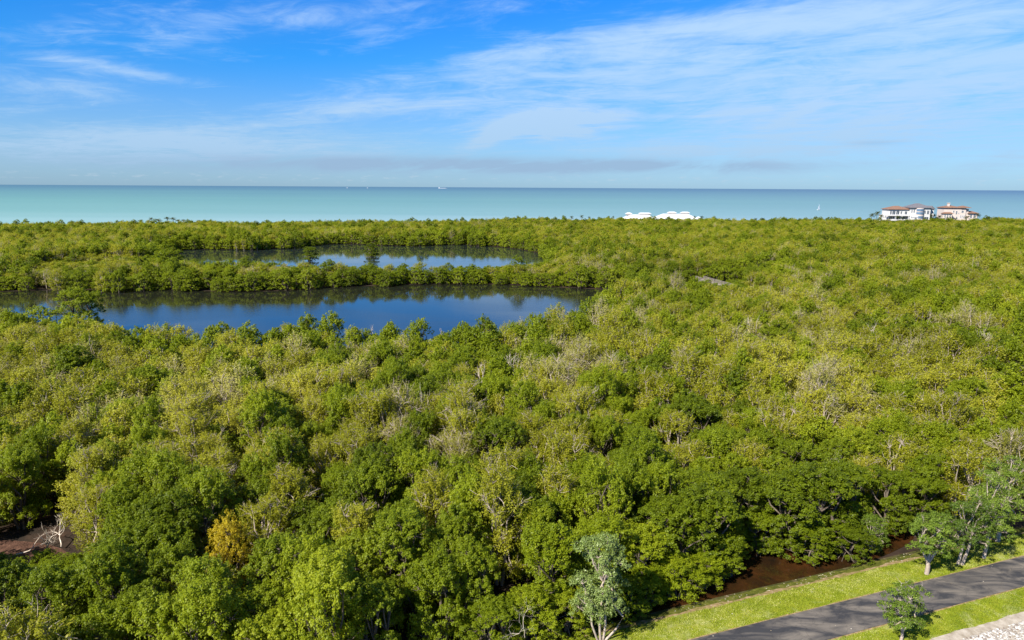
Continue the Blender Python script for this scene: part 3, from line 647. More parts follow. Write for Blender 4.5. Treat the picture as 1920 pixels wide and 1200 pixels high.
# the remaining ten thousand trees: one mass
Xr, Yr = X[rest], Y[rest]; dr = np.hypot(Xr, Yr); nr = len(rest)
pick = np.array([FIDX[(kinds[i], 1 if math.hypot(X[i], Y[i]) < 290 else 2)][int(RNG.integers(100)) % len(FIDX[(kinds[i], 1)])] for i in rest])
me = bpy.data.meshes.new('mangrove_forest'); me.vertices.add(nr)
me.vertices.foreach_set('co', np.stack([Xr, Yr, np.zeros(nr)], 1).astype(np.float32).ravel())
for nm, ty, key, val in (('pick', 'INT', 'value', pick.astype(np.int32)), ('turn', 'FLOAT_VECTOR', 'vector', np.stack([np.zeros(nr), np.zeros(nr), rz[rest]], 1).astype(np.float32).ravel()),
                         ('size', 'FLOAT_VECTOR', 'vector', np.stack([scale[rest], scale[rest], hsc[rest]], 1).astype(np.float32).ravel())):
    a = me.attributes.new(nm, ty, 'POINT'); a.data.foreach_set(key, val)
me.update()
forest = tag(link('mangrove_forest', me), 'dense mangrove canopy stretching from the middle distance to the beach', 'forest', kind='stuff')
ng = bpy.data.node_groups.new('scatter trees', 'GeometryNodeTree')
ng.interface.new_socket(name='Geometry', in_out='INPUT', socket_type='NodeSocketGeometry'); ng.interface.new_socket(name='Geometry', in_out='OUTPUT', socket_type='NodeSocketGeometry')
gi = ng.nodes.new('NodeGroupInput'); go = ng.nodes.new('NodeGroupOutput'); jn = ng.nodes.new('GeometryNodeJoinGeometry')
def named(nm, ty):
    a = ng.nodes.new('GeometryNodeInputNamedAttribute'); a.data_type = ty; a.inputs[0].default_value = nm; return a.outputs['Attribute']
apick, aturn, asize = named('pick', 'INT'), named('turn', 'FLOAT_VECTOR'), named('size', 'FLOAT_VECTOR')
e2r = ng.nodes.new('FunctionNodeEulerToRotation'); ng.links.new(aturn, e2r.inputs[0])
for i, ob in enumerate(FARP):
    cmp_ = ng.nodes.new('FunctionNodeCompare'); cmp_.data_type = 'INT'; cmp_.operation = 'EQUAL'
    ng.links.new(apick, cmp_.inputs[2]); cmp_.inputs[3].default_value = i
    oi = ng.nodes.new('GeometryNodeObjectInfo'); oi.inputs[0].default_value = ob; oi.inputs['As Instance'].default_value = True
    ip = ng.nodes.new('GeometryNodeInstanceOnPoints')
    ng.links.new(gi.outputs[0], ip.inputs['Points']); ng.links.new(cmp_.outputs[0], ip.inputs['Selection']); ng.links.new(oi.outputs['Geometry'], ip.inputs['Instance'])
    ng.links.new(e2r.outputs[0], ip.inputs['Rotation']); ng.links.new(asize, ip.inputs['Scale']); ng.links.new(ip.outputs[0], jn.inputs[0])
ng.links.new(jn.outputs[0], go.inputs[0])
md = forest.modifiers.new('scatter', 'NODES'); md.node_group = ng
print('TREES', n, 'individual', len(ind), 'farthest individual', float(np.hypot(X[ind], Y[ind]).max()))

# ------------------------------------------------------------------ single trees that stand out
def special(name, kind, seed, loc, sc, over, label, cat='tree', rz_=0.0, group=None, tilt=None):
    tr, cr, R, Hh = tree_meshes(kind, seed, 0, over, name)
    e = empty(name, loc, rz_, sc); tag(e, label, cat, group); link('trunk', tr, e); link('crown', cr, e); return e
x, y = P(150, 566, 8)
special('mangrove_tree', 'deep', 41, (x, y, 0), (1.9, 1.9, 1.5), None, 'large dark green mangrove standing above the others by the pond, far left')
x, y = P(1455, 612, 8); special('mangrove_tree', 'deep', 42, (x, y, 0), (1.6, 1.5, 1.12), None, 'dark green dense mangrove among pale olive crowns right of the pond')
x, y = P(430, 1030, 5); special('mangrove_tree', 'bright', 43, (x, y, 0), (.8, .8, .92), dict(mat='amber', n=44, ls=.15), 'mangrove with yellow orange leaves in the lower left canopy')
x, y = P(581, 489, 0); special('mangrove_tree', 'deep', 44, (x, y, 0), (1.6, 1.5, .85), dict(base=.1), 'lone round mangrove standing in the far pond, left of two')
x, y = P(697, 481, 0); special('mangrove_tree', 'deep', 45, (x, y, 0), (1.6, 1.4, .8), dict(base=.1), 'lone round mangrove standing in the far pond, right of two')
x, y = st(24.8, 6.9); special('mangrove_shrub', 'bright', 46, (x, y, 0), (.6, .6, .42), dict(mat='grey', n=30, bark='palebark'), 'low grey green shrub with hanging roots over the brown channel', 'shrub')

def stl(s_, t_): x, y = st(s_, t_); return (x, y, zb(t_) - .05)
def tr_r(n_, r_): return list(np.linspace(r_, r_ * .6, n_))
def BW(loc, R, Hh, base, stems, forks, mat, label, seed, **kw):
    rs = np.random.default_rng(seed); pts, lob = crown_points(rs, R, Hh, base, kw.get('nl', 9), kw.get('per', 14), .75, -.3)
    rad = rs.uniform(.22, .44, len(pts)) * max(.75, R / 2.6)
    LV, LF, LT = leaves(rs, pts, rad, kw.get('n', 40), kw.get('ls', .15), .5, .35, .6, 1.0, .3, np.array([0, 0, Hh * .5]))
    tubes = []; tops = []
    for tp, r_ in stems:
        tubes.append(tube_np(np.array(tp, float), np.array(tr_r(len(tp), r_)), 9)); tops.append(np.array(tp[-1], float))
    for (x, y, z, rl) in lob:
        tp = np.array([x, y, z + .2 * rl]); s0_ = min(tops, key=lambda q: np.linalg.norm(q - tp)); mid = (s0_ + tp) / 2 + rs.normal(0, .12, 3)
        tubes.append(tube_np(np.array([s0_, mid, tp]), np.array([.075, .05, .03]), 6))
        for q in pts[np.argsort(np.linalg.norm(pts - tp, axis=1))[:8]]:
            tubes.append(tube_np(np.array([tp, (tp + q) / 2 + rs.normal(0, .06, 3), q]), np.array([.026, .018, .008]), 3))
    for _ in range(forks):
        x, y, z, rl = lob[rs.integers(len(lob))]
        branch(rs, np.array([x * .8, y * .8, z]), np.array([x * .25, y * .25, 1.0]) + rs.normal(0, .3, 3), .6, .035, 0, 2, tubes, [], .6, .1, 3, (4, 3, 3))
    TV, TF = merge(tubes); e = empty('buttonwood_tree', loc); tag(e, label, 'tree', 'grey green trees along the path')
    link('trunk', mesh_np('buttonwood_trunk', TV, [TF], [M['palebark']], smooth=True), e); link('crown', mesh_np('buttonwood_crown', LV, [LF], [M[mat]], tint=LT), e); return e
BW(stl(24.7, .85), 2.3, 5.7, 2.1, [([(0, 0, 0), (.05, 0, .8), (0, .05, 1.5), (.05, .1, 2.1)], .21), ([(.02, 0, 1.2), (.5, .1, 1.9), (.95, .2, 2.5)], .13), ([(0, 0, 1.2), (-.35, 0, 1.8), (-.75, .1, 2.5)], .13)], 3, 'grey',
   'small grey green tree with clear pale forked trunk, first beside the path', 61)
BW(stl(29.2, .9), 2.5, 6.6, 2.0, [([(0, 0, 0), (.25, .05, .9), (.5, .1, 1.8), (.7, .2, 3.2)], .16), ([(-.3, .1, 0), (-.2, .1, 1.0), (0, .15, 2.0), (-.2, .2, 3.4)], .15)], 4, 'grey',
   'grey green tree with two leaning pale trunks, second along the path', 62)
BW(stl(32.3, 1.1), 2.6, 7.6, 2.2, [([(0, 0, 0), (.1, 0, 1.0), (.25, .05, 2.0), (.9, .1, 2.8)], .18), ([(.15, 0, 1.5), (.1, .1, 2.6), (-.2, .2, 4.2)], .15)], 5, 'grey',
   'taller grey green tree with reddish leaning trunk, third along the path', 63)
BW(stl(37.2, 3.2), 2.5, 8.4, 2.4, [([(0, 0, 0), (.1, .1, 1.6), (.2, 0, 3.0), (.1, .1, 4.6)], .24), ([(.1, .1, 1.6), (-.6, 0, 3.2), (-1.1, .1, 4.8)], .15)], 9, 'grey',
   'tallest pale grey green tree at the right edge above the path', 64, nl=12)
BW(stl(14.5, -5.35), 1.75, 4.6, 1.2, [([(0, 0, 0), (.05, 0, .5), (0, .05, 1.0), (.05, 0, 2.2)], .13), ([(0, 0, .8), (.4, 0, 1.3), (.9, 0, 1.9)], .06)], 3, 'grey',
   'young bushy tree on the near lawn in front of the path', 65, nl=8, per=12, n=40, ls=.13)
BW(stl(-7.4, 2.5), 2.35, 8.5, 2.0, [([(0, 0, 0), (-.1, .1, 1.6), (0, .1, 3.2), (.1, .1, 5.0)], .11), ([(.2, 0, 0), (.35, 0, 1.5), (.3, .1, 3.0), (.6, .1, 4.8)], .10), ([(-.2, 0, 0), (-.7, 0, 1.4), (-.9, .1, 2.8), (-1.2, .1, 4.2)], .09), ([(.3, 0, 0), (1.2, .2, .9), (1.7, .2, 2.0)], .10)], 2, 'silver',
   'silvery green tree with several white trunks at the bottom edge by the lawn', 66, nl=13, n=46, per=15)

# ------------------------------------------------------------------ bare and dead trees
def dead_mesh(seed, L=2.2, r0=.12, depth=4, spread=.5, up=.25, mat='deadwood', lean=(0, 0)):
    rs = np.random.default_rng(seed); tubes = []
    branch(rs, np.array([0, 0, 0.0]), np.array([lean[0], lean[1], 1.0]), L, r0, 0, depth, tubes, [], spread, up, 4)
    TV, TF = merge(tubes); return mesh_np('dead_tree', TV, [TF], [M[mat]], smooth=True)
DEAD_FINE = dead_mesh(40, 1.4, .045, 5, .7, .05)
DEAD = [dead_mesh(1, 2.4, .13, 3, .45, .5), dead_mesh(5, 2.2, .13, 4, .45, .35), dead_mesh(9, 2.6, .13, 4, .5, .35, lean=(.3, 0)), dead_mesh(14, 2.4, .12, 4, .6, .2), dead_mesh(22, 2.4, .12, 2, .28, 1.1), DEAD_FINE]
dl = [(800, 752, 0, 1.0, 'forked bleached dead tree left of the canopy centre'), (478, 0, 0, 0, ''), (960, 690, 2, .95, 'leaning white dead tree in the canopy just below the near pond'),
      (1185, 705, 1, 1.0, 'upright dead tree with tangled pale top beside dark foliage'), (1665, 600, 3, 1.15, 'wide low bleached dead tree high on the right side'), (1850, 640, 2, 1.0, 'white Y shaped dead tree near the right edge'),
      (1910, 692, 4, .8, 'short white snag at the right edge of the canopy'), (1520, 705, 1, 1.1, 'pale dead tree with upright stems below the wide bleached one'), (1092, 785, 4, 1.0, 'grey dead stump in the middle of the canopy'),
      (310, 660, 4, 1.1, 'thin white dead tree left of the brown leafless one'), (82, 750, 4, 1.2, 'tall bare grey snag at the far left of the canopy'), (1640, 620, 0, .9, 'small bleached dead tree left of the wide one'),
      (835, 625, 4, 1.1, 'slim dead snag on the near shore of the pond'), (695, 615, 4, .9, 'curved pale snag at the pond edge left of centre'), (900, 700, 0, .8, 'dead tree with two pale prongs under the pond'),
      (1745, 590, 0, .8, 'small pale dead tree between olive crowns, upper right'), (380, 945, 5, 1.0, 'tangle of pale dead branches in the dark gap, lower left'), (232, 745, 5, 1.1, 'greyish dead treetop left of centre beneath the brown tree'),
      (1290, 830, 5, 1.1, 'pale dead twigs above the dark green crowns on the right'), (1575, 845, 5, .8, 'small fuzzy dead treetop in the bright canopy, lower right'), (1540, 740, 3, .85, 'whitish leafless tree beside the upright dead stems'),
      (760, 800, 3, .9, 'pale grey leafless treetop left of the canopy middle'), (985, 1112, 5, .75, 'bleached twiggy dead branch in the dark green foliage near the bottom'), (1270, 740, 1, .8, 'thin dead tree right of the grey stump'),
      (1410, 610, 2, .7, 'small white fallen dead tree beside the dark dense mangrove'), (1100, 600, 5, 1.0, 'pale tufted dead crown at the right end of the pond')]
for x_, y_, v, sc_, lab in dl:
    if not lab: continue
    zt = 7.3; X0, Y0 = P(x_, y_, zt)
    ob = link('dead_tree', DEAD[v], None, (X0, Y0, zt - 4.6 * sc_), random.uniform(0, 6.28)); ob.scale = (sc_, sc_, sc_)
    tag(ob, lab, 'dead tree', 'bleached dead trees in the canopy')
x, y = P(335, 625, 5)
bm_ = dead_mesh(33, 2.1, .13, 6, .42, .32, 'browntwig'); ob = link('bare_tree', bm_, None, (x, y, .0), .6); ob.scale = (1.12, 1.12, 1.05)
tag(ob, 'brown leafless tree with fine twigs standing before the near pond', 'tree')
for k_, (x_, y_, rz_, sc_, lab) in enumerate([(85, 1062, .4, .9, 'pale curved dead branch rising from the reddish bare patch'), (30, 1040, 2.0, .8, 'fallen grey branch at the left end of the bare patch'), (115, 1025, 3.3, .7, 'fallen branch at the back of the bare patch')]):
    X0, Y0 = P(x_, y_, .3); ob = link('fallen_branch', DEAD[(0, 3, 2)[k_]], None, (X0, Y0, .3), rz_); ob.scale = (sc_ * .8,) * 3; ob.rotation_euler = ((.3, 1.25, 1.1)[k_], .3, rz_)
    tag(ob, lab, 'branch', 'dead branches on the bare patch')

# ------------------------------------------------------------------ palms
def palm_meshes(seed, Ht, R, nf=26, stiff=.5):
    rs = np.random.default_rng(seed); V = []; Fq = []; T = []; b = 0
    for i in range(nf):
        a = i * 2.39996 + rs.uniform(-.2, .2); e0 = math.radians(rs.uniform(-25, 75)); L = R * rs.uniform(.85, 1.1); npt = 7; p = np.array([0, 0, Ht]); tn = rs.uniform(.25, .8)
        for k_ in range(npt):
            t = k_ / (npt - 1); ee = e0 - t * t * (1.6 - stiff); dirv = np.array([math.cos(a) * math.cos(ee), math.sin(a) * math.cos(ee), math.sin(ee)]); q = p + dirv * L / npt
            side = np.array([-math.sin(a), math.cos(a), 0]); wd = R * .26 * math.sin(math.pi * min(1, t * .9 + .12)) + .02
            for sgn in (-1, 1):
                for h in range(2):
                    c0 = p + (q - p) * h * .5; c1 = c0 + (q - p) * .35; tip = c0 + side * sgn * wd + dirv * wd * .5 + np.array([0, 0, -wd * .35])
                    V += [c0, c1, tip]; Fq.append((b, b + 1, b + 2)); b += 3; T.append(np.clip(tn + rs.normal(0, .1), 0, 1))
            p = q
    crown = mesh_np('palm_crown', np.array(V), [np.array(Fq)], [M['palm']], tint=T)
    bend = rs.normal(0, .25, 2); tp = np.array([(0, 0, 0), (bend[0], bend[1], Ht * .5), (0, 0, Ht)]); TV, TF = tube_np(tp, np.array([.24, .17, .15]), 7)
    return mesh_np('palm_trunk', TV, [TF], [M['bark']], smooth=True), crown
PALM = [palm_meshes(1, 9.0, 2.4, 30, .9), palm_meshes(2, 10.5, 3.6, 26, .4), palm_meshes(3, 9.6, 2.1, 34, 1.0)]
def palm(px, ytop, depth, v, sc_, label, group):
    """depth = distance along the view, ytop = height of the crown top in the picture"""
    c = np.array([0, 0, CAMH]) + (F_ + R_ * (px - 960) / FPX - U_ * (ytop - 600) / FPX) * depth
    Ht = (9.0 + 2.0, 10.5 + 2.6, 9.6 + 1.8)[v]; k_ = c[2] / Ht
    e = empty('palm_tree', (c[0], c[1], 0), random.uniform(0, 6.28), (sc_, sc_, k_)); tag(e, label, 'palm', group)
    link('trunk', PALM[v][0], e); link('crown', PALM[v][1], e)
G1 = 'cabbage palms on the left skyline'
for px, yt, v, sc_, lab in [(263, 413, 0, 1.0, 'leftmost small cabbage palm on the skyline'), (278, 414, 0, .9, 'second cabbage palm from left, low, on the skyline'), (283, 409, 2, .95, 'slender cabbage palm with round head against the sea, third from left'),
                            (296, 411, 1, .9, 'ragged windblown palm just left of the tallest pair'), (313, 408, 2, 1.15, 'tallest cabbage palm, left of the tall pair on skyline'), (324, 409, 2, 1.15, 'right one of the tall pair of cabbage palms on skyline'),
                            (334, 413, 0, 1.0, 'low cabbage palm right of the tall pair'), (345, 413, 0, 1.15, 'broad cabbage palm, second right of the tall pair'), (356, 415, 0, 1.1, 'squat cabbage palm, third right of the tall pair'), (372, 414, 0, .95, 'rightmost cabbage palm of the left skyline cluster'),
                            (226, 415, 0, 1.0, 'lone dark palm left of the skyline cluster')]:
    palm(px, yt - 2.5, 540, v, sc_ * 1.35, lab, G1)
for px, yt, v, sc_, lab in [(1091, 402, 1, .8, 'tall palm on the skyline left of the white club roofs'), (1105, 405, 0, .9, 'round palm on the skyline, nearer the club than the tall one'), (1072, 404, 1, .8, 'spiky palm on the skyline, furthest left of the club'), (1150, 404, 2, .7, 'thin single palm just left of the club roofs'),
                            (1303, 404, 0, .95, 'palm at the right end of the white club'), (1316, 404, 1, .8, 'second palm right of the white club'), (1341, 407, 0, .9, 'low palm third right of the white club'), (1417, 408, 1, .8, 'palm midway between club and sailboat, left of its pair'), (1431, 408, 1, .8, 'palm midway between club and sailboat, right of its pair')]:
    palm(px, yt, 640, v, sc_, lab, 'palms near the beach club')
for px, yt, v, sc_, dp, lab in [(1636, 398, 1, 1.1, 640, 'leftmost coconut palm of the clump beside the terracotta house'), (1646, 394, 1, 1.15, 640, 'tallest coconut palm left of the terracotta roofed house'), (1653, 401, 1, 1.0, 640, 'short palm tucked against the left house wall'),
                            (1684, 403, 1, .9, 628, 'palm in front of the left house wing, left one'), (1692, 405, 1, .8, 628, 'palm in front of the left house wing, right one'), (1745, 398, 1, 1.0, 650, 'palm just right of the grey roofed house'), (1752, 399, 1, 1.0, 655, 'palm in the gap between the two houses'), (1762, 402, 1, .9, 640, 'palm at the left corner of the right house'),
                            (1777, 406, 1, .8, 632, 'low palm before the right house, left one'), (1792, 407, 1, .8, 632, 'low palm before the middle of the right house'), (1814, 403, 1, 1.1, 632, 'dark palm before the right wing of the right house'), (1834, 398, 1, 1.15, 650, 'tall palm just right of the right house')]:
    palm(px, yt, dp, v, sc_, lab, 'palms around the beach houses')
for px, yt, sc_, lab in [(1852, 404, 1.5, 'dark round tree on the skyline right of the right house'), (1868, 407, 1.1, 'smaller dark tree at the far right skyline')]:
    c = np.array([0, 0, CAMH]) + (F_ + R_ * (px - 960) / FPX - U_ * (yt - 600) / FPX) * 650
    e = empty('broadleaf_tree', (c[0], c[1], 0), 0, (sc_, sc_, c[2] / 8.2)); tag(e, lab, 'tree', 'dark trees on the right skyline'); link('trunk', NEAR['deep'][1][0], e); link('crown', NEAR['deep'][1][1], e)

# ------------------------------------------------------------------ buildings on the beach
def at(px, py, depth):
    return np.array([0, 0, CAMH]) + (F_ + R_ * (px - 960) / FPX - U_ * (py - 600) / FPX) * depth
def window(parent, x0, x1, z0, z1, y, mat='glass', mull=1):
    """glazed opening on a wall facing -y: frame ring with pane set back"""
    f = MB(); t = .16
    f.box(x0 - t, x1 + t, y - .08, y + .1, z0 - t, z0); f.box(x0 - t, x1 + t, y - .08, y + .1, z1, z1 + t); f.box(x0 - t, x0, y - .08, y + .1, z0, z1); f.box(x1, x1 + t, y - .08, y + .1, z0, z1)
    for k_ in range(1, mull + 1):
        xm = x0 + (x1 - x0) * k_ / (mull + 1); f.box(xm - .07, xm + .07, y - .06, y + .1, z0, z1)
    wf = f.build('window', M['paint'], parent); MB().box(x0, x1, y - .02, y + .12, z0, z1).build('pane', M[mat], wf)
SC = .515
hx0, hy0 = at(1660, 415, 655)[:2]
h1 = empty('beach_mansion', (hx0, hy0, 0), math.radians(-4)); tag(h1, 'white mansion with terracotta left wing and grey roofed centre by the sea', 'house')
# local x: 0 .. 43 m
MB().box(2.2, 21, 0, 14, 0, 16.3).build('wall', M['white'], h1)
MB().box(21.01, 39.5, -2, 13, 0, 18.0).build('wall', M['white'], h1)
MB().box(39.6, 44.2, 1, 12, 0, 17.0).build('wall', M['white'], h1)
MB().hip(1.2, 21.8, -1.2, 15, 16.3, 19.6).build('roof', M['terra'], h1)
MB().hip(19.8, 40.6, -3.4, 14, 18.0, 22.2).build('roof', M['slate'], h1)
mb = MB(); mb.add([(38.9, .2, 17.0), (45, .2, 17.0), (41.9, .2, 20.0), (38.9, 12.5, 17.0), (45, 12.5, 17.0), (41.9, 12.5, 20.0), (38.9, .2, 16.7), (45, .2, 16.7), (38.9, 12.5, 16.7), (45, 12.5, 16.7)],
                   [(0, 1, 2), (3, 5, 4), (0, 2, 5, 3), (1, 4, 5, 2), (6, 7, 1, 0), (8, 3, 4, 9), (6, 0, 3, 8), (7, 9, 4, 1), (6, 8, 9, 7)]); mb.build('roof', M['slate'], h1)
for x0, x1 in ((3.4, 5.0), (5.6, 8.4), (9.2, 12.0)): window(h1, x0, x1, 11.6, 15.2, -.02, 'glass', 1)
for x0, x1 in ((13.2, 14.6), (17.0, 19.2)): window(h1, x0, x1, 11.8, 14.6, -.02)
for x0, x1 in ((3.2, 7.8), (8.8, 13.2), (14.6, 19.6)): window(h1, x0, x1, 7.2, 10.0, -.02, 'glass', 2)
MB().box(-1.2, 20.8, -2.6, -.1, 10.3, 10.8).box(-1.2, 20.8, -2.6, -2.4, 10.8, 11.4).box(-1.2, -.9, -2.4, -.1, 10.8, 11.4).build('balcony', M['white'], h1)
MB().box(-1.6, 20.8, -3.0, -.1, 5.9, 6.4).box(-1.6, 20.8, -3.0, -2.8, 6.4, 7.1).build('balcony', M['white'], h1)
for xq in (-.8, 8.2, 13.9, 20.0): MB().box(xq - .3, xq + .3, -2.7, -2.1, 0, 5.9).box(xq - .25, xq + .25, -2.55, -2.05, 6.4, 10.3).build('column', M['white'], h1)
MB().box(-1.6, 2.2, 1, 11, 0, 11.2).build('wall', M['white'], h1)
# round glazed tower in the middle and its side bays
n8 = 14; tw = [(29.6 + 3.6 * math.cos(math.pi + math.pi * i / n8), -2.0 + 3.0 * math.sin(math.pi + math.pi * i / n8)) for i in range(n8 + 1)]
MB().prism(tw, 0, 17.9).build('tower', M['pink'], h1)
for z0 in (4.4, 8.2, 12.0, 14.9):
    tg = [(29.6 + 3.75 * math.cos(math.pi * 1.12 + math.pi * .76 * i / n8), -2.0 + 3.15 * math.sin(math.pi * 1.12 + math.pi * .76 * i / n8)) for i in range(n8 + 1)]
    MB().prism(tg + [(29.6, -2.4)], z0, z0 + 2.2).build('window', M['blueglass'], h1)
for x0, x1, z0, z1 in ((22.0, 23.0, 13.4, 16.4), (24.0, 25.2, 13.4, 16.4), (22.2, 23.4, 8.4, 10.6), (34.2, 35.4, 12.6, 15.6), (36.4, 38.4, 12.2, 15.6), (34.4, 38.2, 6.4, 9.6)): window(h1, x0, x1, z0, z1, -2.02)
for x0, x1, z0, z1 in ((40.4, 41.6, 13.0, 15.2), (42.2, 43.4, 13.0, 15.2), (40.8, 43.0, 7.6, 10.8)): window(h1, x0, x1, z0, z1, .98)
MB().box(22.6, 27.6, -4.6, -2.03, 0, 9.4).build('wall', M['white'], h1)
MB().add([(22.2, -4.9, 9.4), (28, -4.9, 9.4), (25.1, -4.9, 11.4), (22.2, -2.1, 9.4), (28, -2.1, 9.4), (25.1, -2.1, 11.4)], [(0, 1, 2), (3, 5, 4), (0, 2, 5, 3), (1, 4, 5, 2), (0, 3, 4, 1)]).build('roof', M['whiteroof'], h1)
window(h1, 24.4, 26.2, 6.4, 8.9, -4.62)
MB().box(44.21, 46.5, -1.5, 7, 0, 6.6).build('wall', M['white'], h1)
window(h1, 44.8, 45.9, 4.2, 5.9, -1.52)

h2x, h2y = at(1765, 415, 665)[:2]
h2 = empty('beach_villa', (h2x, h2y, 0), math.radians(-6)); tag(h2, 'cream villa with terracotta roofs and chimney, right of the mansion', 'house')
MB().box(1.2, 21.4, 0, 13, 0, 17.8).build('wall', M['pink'], h2)
MB().box(21.41, 24.6, 1.5, 12, 0, 17.0).build('wall', M['pink'], h2)
rf = MB().hip(.2, 17.0, -1.2, 14, 17.8, 20.3).build('roof', M['terra'], h2)
MB().box(5.6, 7.4, 3, 4.8, 18.4, 22.2).box(5.3, 7.7, 2.7, 5.1, 22.2, 22.6).build('chimney', M['pink'], rf)
MB().hip(16.0, 25.4, -1.6, 13.4, 17.9, 20.0).build('roof', M['terra'], h2)
MB().box(-.8, 7.4, -3.6, -.02, 0, 12.4).build('wall', M['pink'], h2)
MB().hip(-1.6, 8.2, -4.6, 0.0, 12.4, 14.0).build('roof', M['terra'], h2)
MB().box(24.61, 32.4, .5, 10.5, 0, 12.6).build('wall', M['pink'], h2)
MB().hip(23.6, 33.4, -.8, 11.6, 12.7, 15.0).build('roof', M['terra'], h2)
for x0, x1, z0, z1 in ((9.6, 10.8, 13.4, 15.4), (12.2, 13.6, 11.8, 15.0), (14.6, 15.4, 12.2, 13.6), (17.4, 19.2, 13.2, 15.4), (13.0, 14.2, 7.4, 9.6), (16.4, 17.2, 8.0, 10.8), (18.0, 18.8, 8.0, 10.8), (19.6, 20.4, 8.0, 10.8), (9.2, 11.0, 6.8, 8.6)): window(h2, x0, x1, z0, z1, -.02)
for x0, x1 in ((.4, 1.6), (2.7, 3.9), (5.0, 6.2)): window(h2, x0, x1, 9.0, 11.4, -3.62)
for x0, x1 in ((26.0, 27.6), (29.0, 30.8)): window(h2, x0, x1, 8.4, 11.4, .48)
MB().box(8.2, 22.4, -2.2, -.04, 6.0, 6.5).box(8.2, 22.4, -2.2, -2.0, 6.5, 7.3).build('balcony', M['cream'], h2)
for xq in (9.0, 13.0, 17.0, 21.6): MB().box(xq - .25, xq + .25, -2.1, -1.6, 0, 6.0).build('column', M['cream'], h2)

cx0, cy0 = at(1172, 408, 652)[:2]
cl = empty('beach_club', (cx0, cy0, 0), math.radians(-2)); tag(cl, 'low white beach club with two hip roofs and four roof cupolas', 'pavilion')
def cupola(parent, x0, x1, y0, y1, z0, zt):
    c_ = MB().box(x0 + .7, x1 - .7, y0 + .7, y1 - .7, z0, z0 + 1.15).build('cupola', M['cream'], parent)
    MB().hip(x0, x1, y0, y1, z0 + 1.15, zt, (y1 - y0) * .32, .3).build('cupola_roof', M['whiteroof'], c_)
r1 = MB().hip(-1, 28.5, -5, 15, 6.2, 10.0, 6.5, .3).build('roof', M['whiteroof'], cl)
cupola(r1, 1.0, 7.2, 3, 9, 9.4, 11.9); cupola(r1, 13.6, 25.4, 3, 9, 9.7, 11.9)
MB().box(.5, 27, -3, 13, 0, 6.2).build('wall', M['white'], cl)
r2 = MB().hip(27.5, 69.5, -7, 17, 6.0, 11.0, 9.5, .3).build('roof', M['whiteroof'], cl)
cupola(r2, 41.0, 49.5, 3, 9, 10.6, 13.0); cupola(r2, 53.5, 62.0, 3, 9, 10.6, 13.0)
MB().box(29.5, 67.5, -5, 15, 0, 6.0).build('wall', M['cream'], cl)
for x0 in (47, 51.5, 56, 60.5): window(cl, x0, x0 + 2.4, 3.0, 5.4, -5.02)
kx, ky = at(1309, 412, 648)[:2]
kb = empty('beach_kiosk', (kx, ky, 0)); tag(kb, 'tiny white kiosk just right of the white club', 'kiosk')
MB().box(-1.6, 1.6, -1.6, 1.6, 0, 7.4).build('wall', M['white'], kb); MB().hip(-2.1, 2.1, -2.1, 2.1, 7.4, 8.9).build('roof', M['whiteroof'], kb)

# ------------------------------------------------------------------ boardwalk over the creek
a = np.array(P(1312, 519, 4.4)); b = np.array(P(1377, 537, 4.4)); L = float(np.hypot(*(b - a))); ang = math.atan2(b[1] - a[1], b[0] - a[0])
bw = empty('boardwalk', (a[0], a[1], .4), ang); tag(bw, 'weathered grey wooden boardwalk crossing the creek between mangroves', 'boardwalk')
mb = MB(); k_ = 0
x = 0.0
while x < L: mb.box(x, x + .17, -1.5, 1.5, 3.0, 3.06); x += .19
mb.build('deck', M['wood'], bw)
MB().box(0, L, -1.3, -1.1, 2.7, 2.995).box(0, L, 1.1, 1.3, 2.7, 2.995).build('beam', M['wood'], bw)
for sgn in (-1, 1):
    mb = MB(); y = 1.45 * sgn
    mb.box(0, L, y - .09, y + .09, 4.15, 4.25)
    for z in (3.35, 3.75): mb.box(0, L, y - .03, y + .03, z, z + .14)
    mb.build('railing', M['wood'], bw)
for i in range(int(L / 2.4) + 1):
    for sgn in (-1, 1): MB().box(i * 2.4, i * 2.4 + .16, 1.54 * sgn - .09, 1.54 * sgn + .09, -.6, 4.14).build('post', M['wood'], bw)

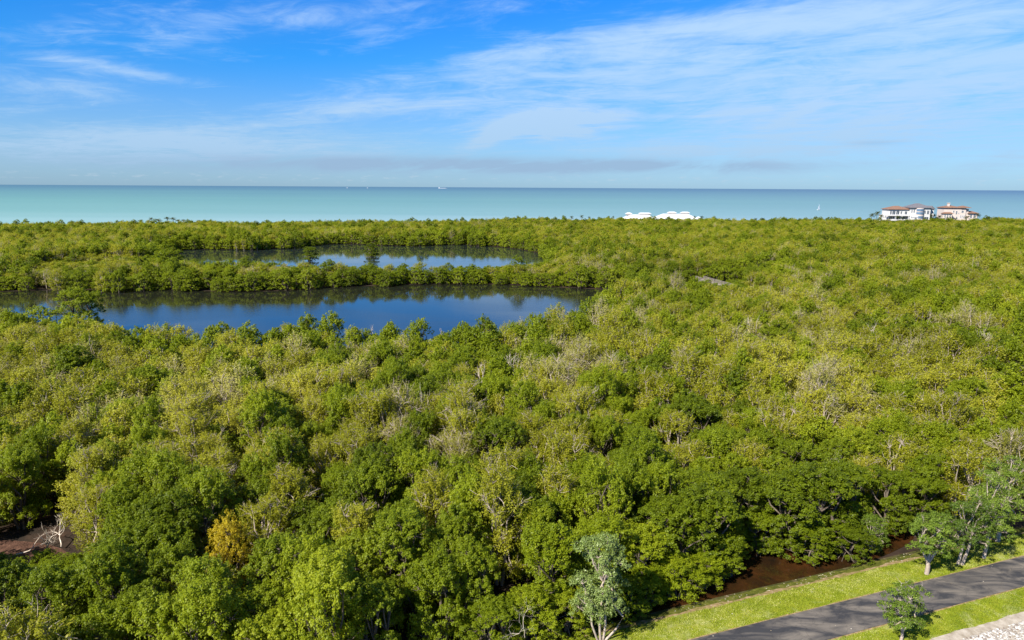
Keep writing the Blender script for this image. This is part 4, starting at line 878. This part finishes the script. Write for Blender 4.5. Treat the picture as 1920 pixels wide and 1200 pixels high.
# ------------------------------------------------------------------ boats
c = at(1535, 394, 1180); sb = empty('sailboat', (c[0], c[1], -.5), .5, (.85, .85, .9)); tag(sb, 'small sailboat with one white sail on the gulf, left of the houses', 'sailboat')
hull = [(-4.2, -.9), (-4.2, .9), (0, 1.5), (3.0, .9), (5.0, 0), (3.0, -.9), (0, -1.5)]
MB().prism([(x * .9, y * .8) for x, y in hull], 0, .5).prism(hull, .5, 1.2).build('hull', M['paint'], sb)
MB().tube([(0.6, 0, 1.2), (0.6, 0, 11.5)], [.09, .05], 6).build('mast', M['hull'], sb)
MB().add([(.5, -.04, 2.0), (-4.2, -.5, 2.1), (.5, -.04, 11.2), (.5, .04, 2.0), (-4.2, -.42, 2.1), (.5, .04, 11.2)], [(0, 1, 2), (3, 5, 4), (0, 3, 4, 1), (1, 4, 5, 2)]).build('mainsail', M['sail'], sb)
MB().add([(.7, -.04, 10.0), (4.7, .3, 1.5), (.8, -.3, 1.6), (.7, .04, 10.0), (4.7, .36, 1.5), (.8, -.22, 1.6)], [(0, 1, 2), (3, 5, 4), (0, 3, 4, 1), (1, 4, 5, 2)]).build('jib', M['sail'], sb)
c = at(830, 352.3, 16500); sh = empty('cargo_ship', (c[0], c[1], -.5), 0, (.9, .9, .8)); tag(sh, 'long pale ship lying far out on the horizon', 'ship')
MB().prism([(-115, -16), (-115, 16), (95, 16), (125, 0), (95, -16)], 0, 11).build('hull', M['hull'], sh)
MB().box(-108, -80, -12, 12, 11.1, 27).build('bridge', M['paint'], sh); MB().box(-99, -92, -4, 4, 27.1, 32).build('funnel', M['hull'], sh)
MB().box(-70, 70, -13, 13, 11.1, 15).build('cargo', M['hull'], sh)
for px, lab in ((651, 'tiny pale boat on the horizon, left of two specks'), (689, 'tiny pale boat on the horizon, right of two specks')):
    c = at(px, 352.6, 15500); bt = empty('motor_boat', (c[0], c[1], -.5), .2); tag(bt, lab, 'boat', 'small boats on the horizon')
    MB().prism([(-16, -4), (-16, 4), (10, 4), (18, 0), (10, -4)], 0, 6).build('hull', M['paint'], bt); MB().box(-8, 6, -3, 3, 6.05, 12).build('cabin', M['paint'], bt)
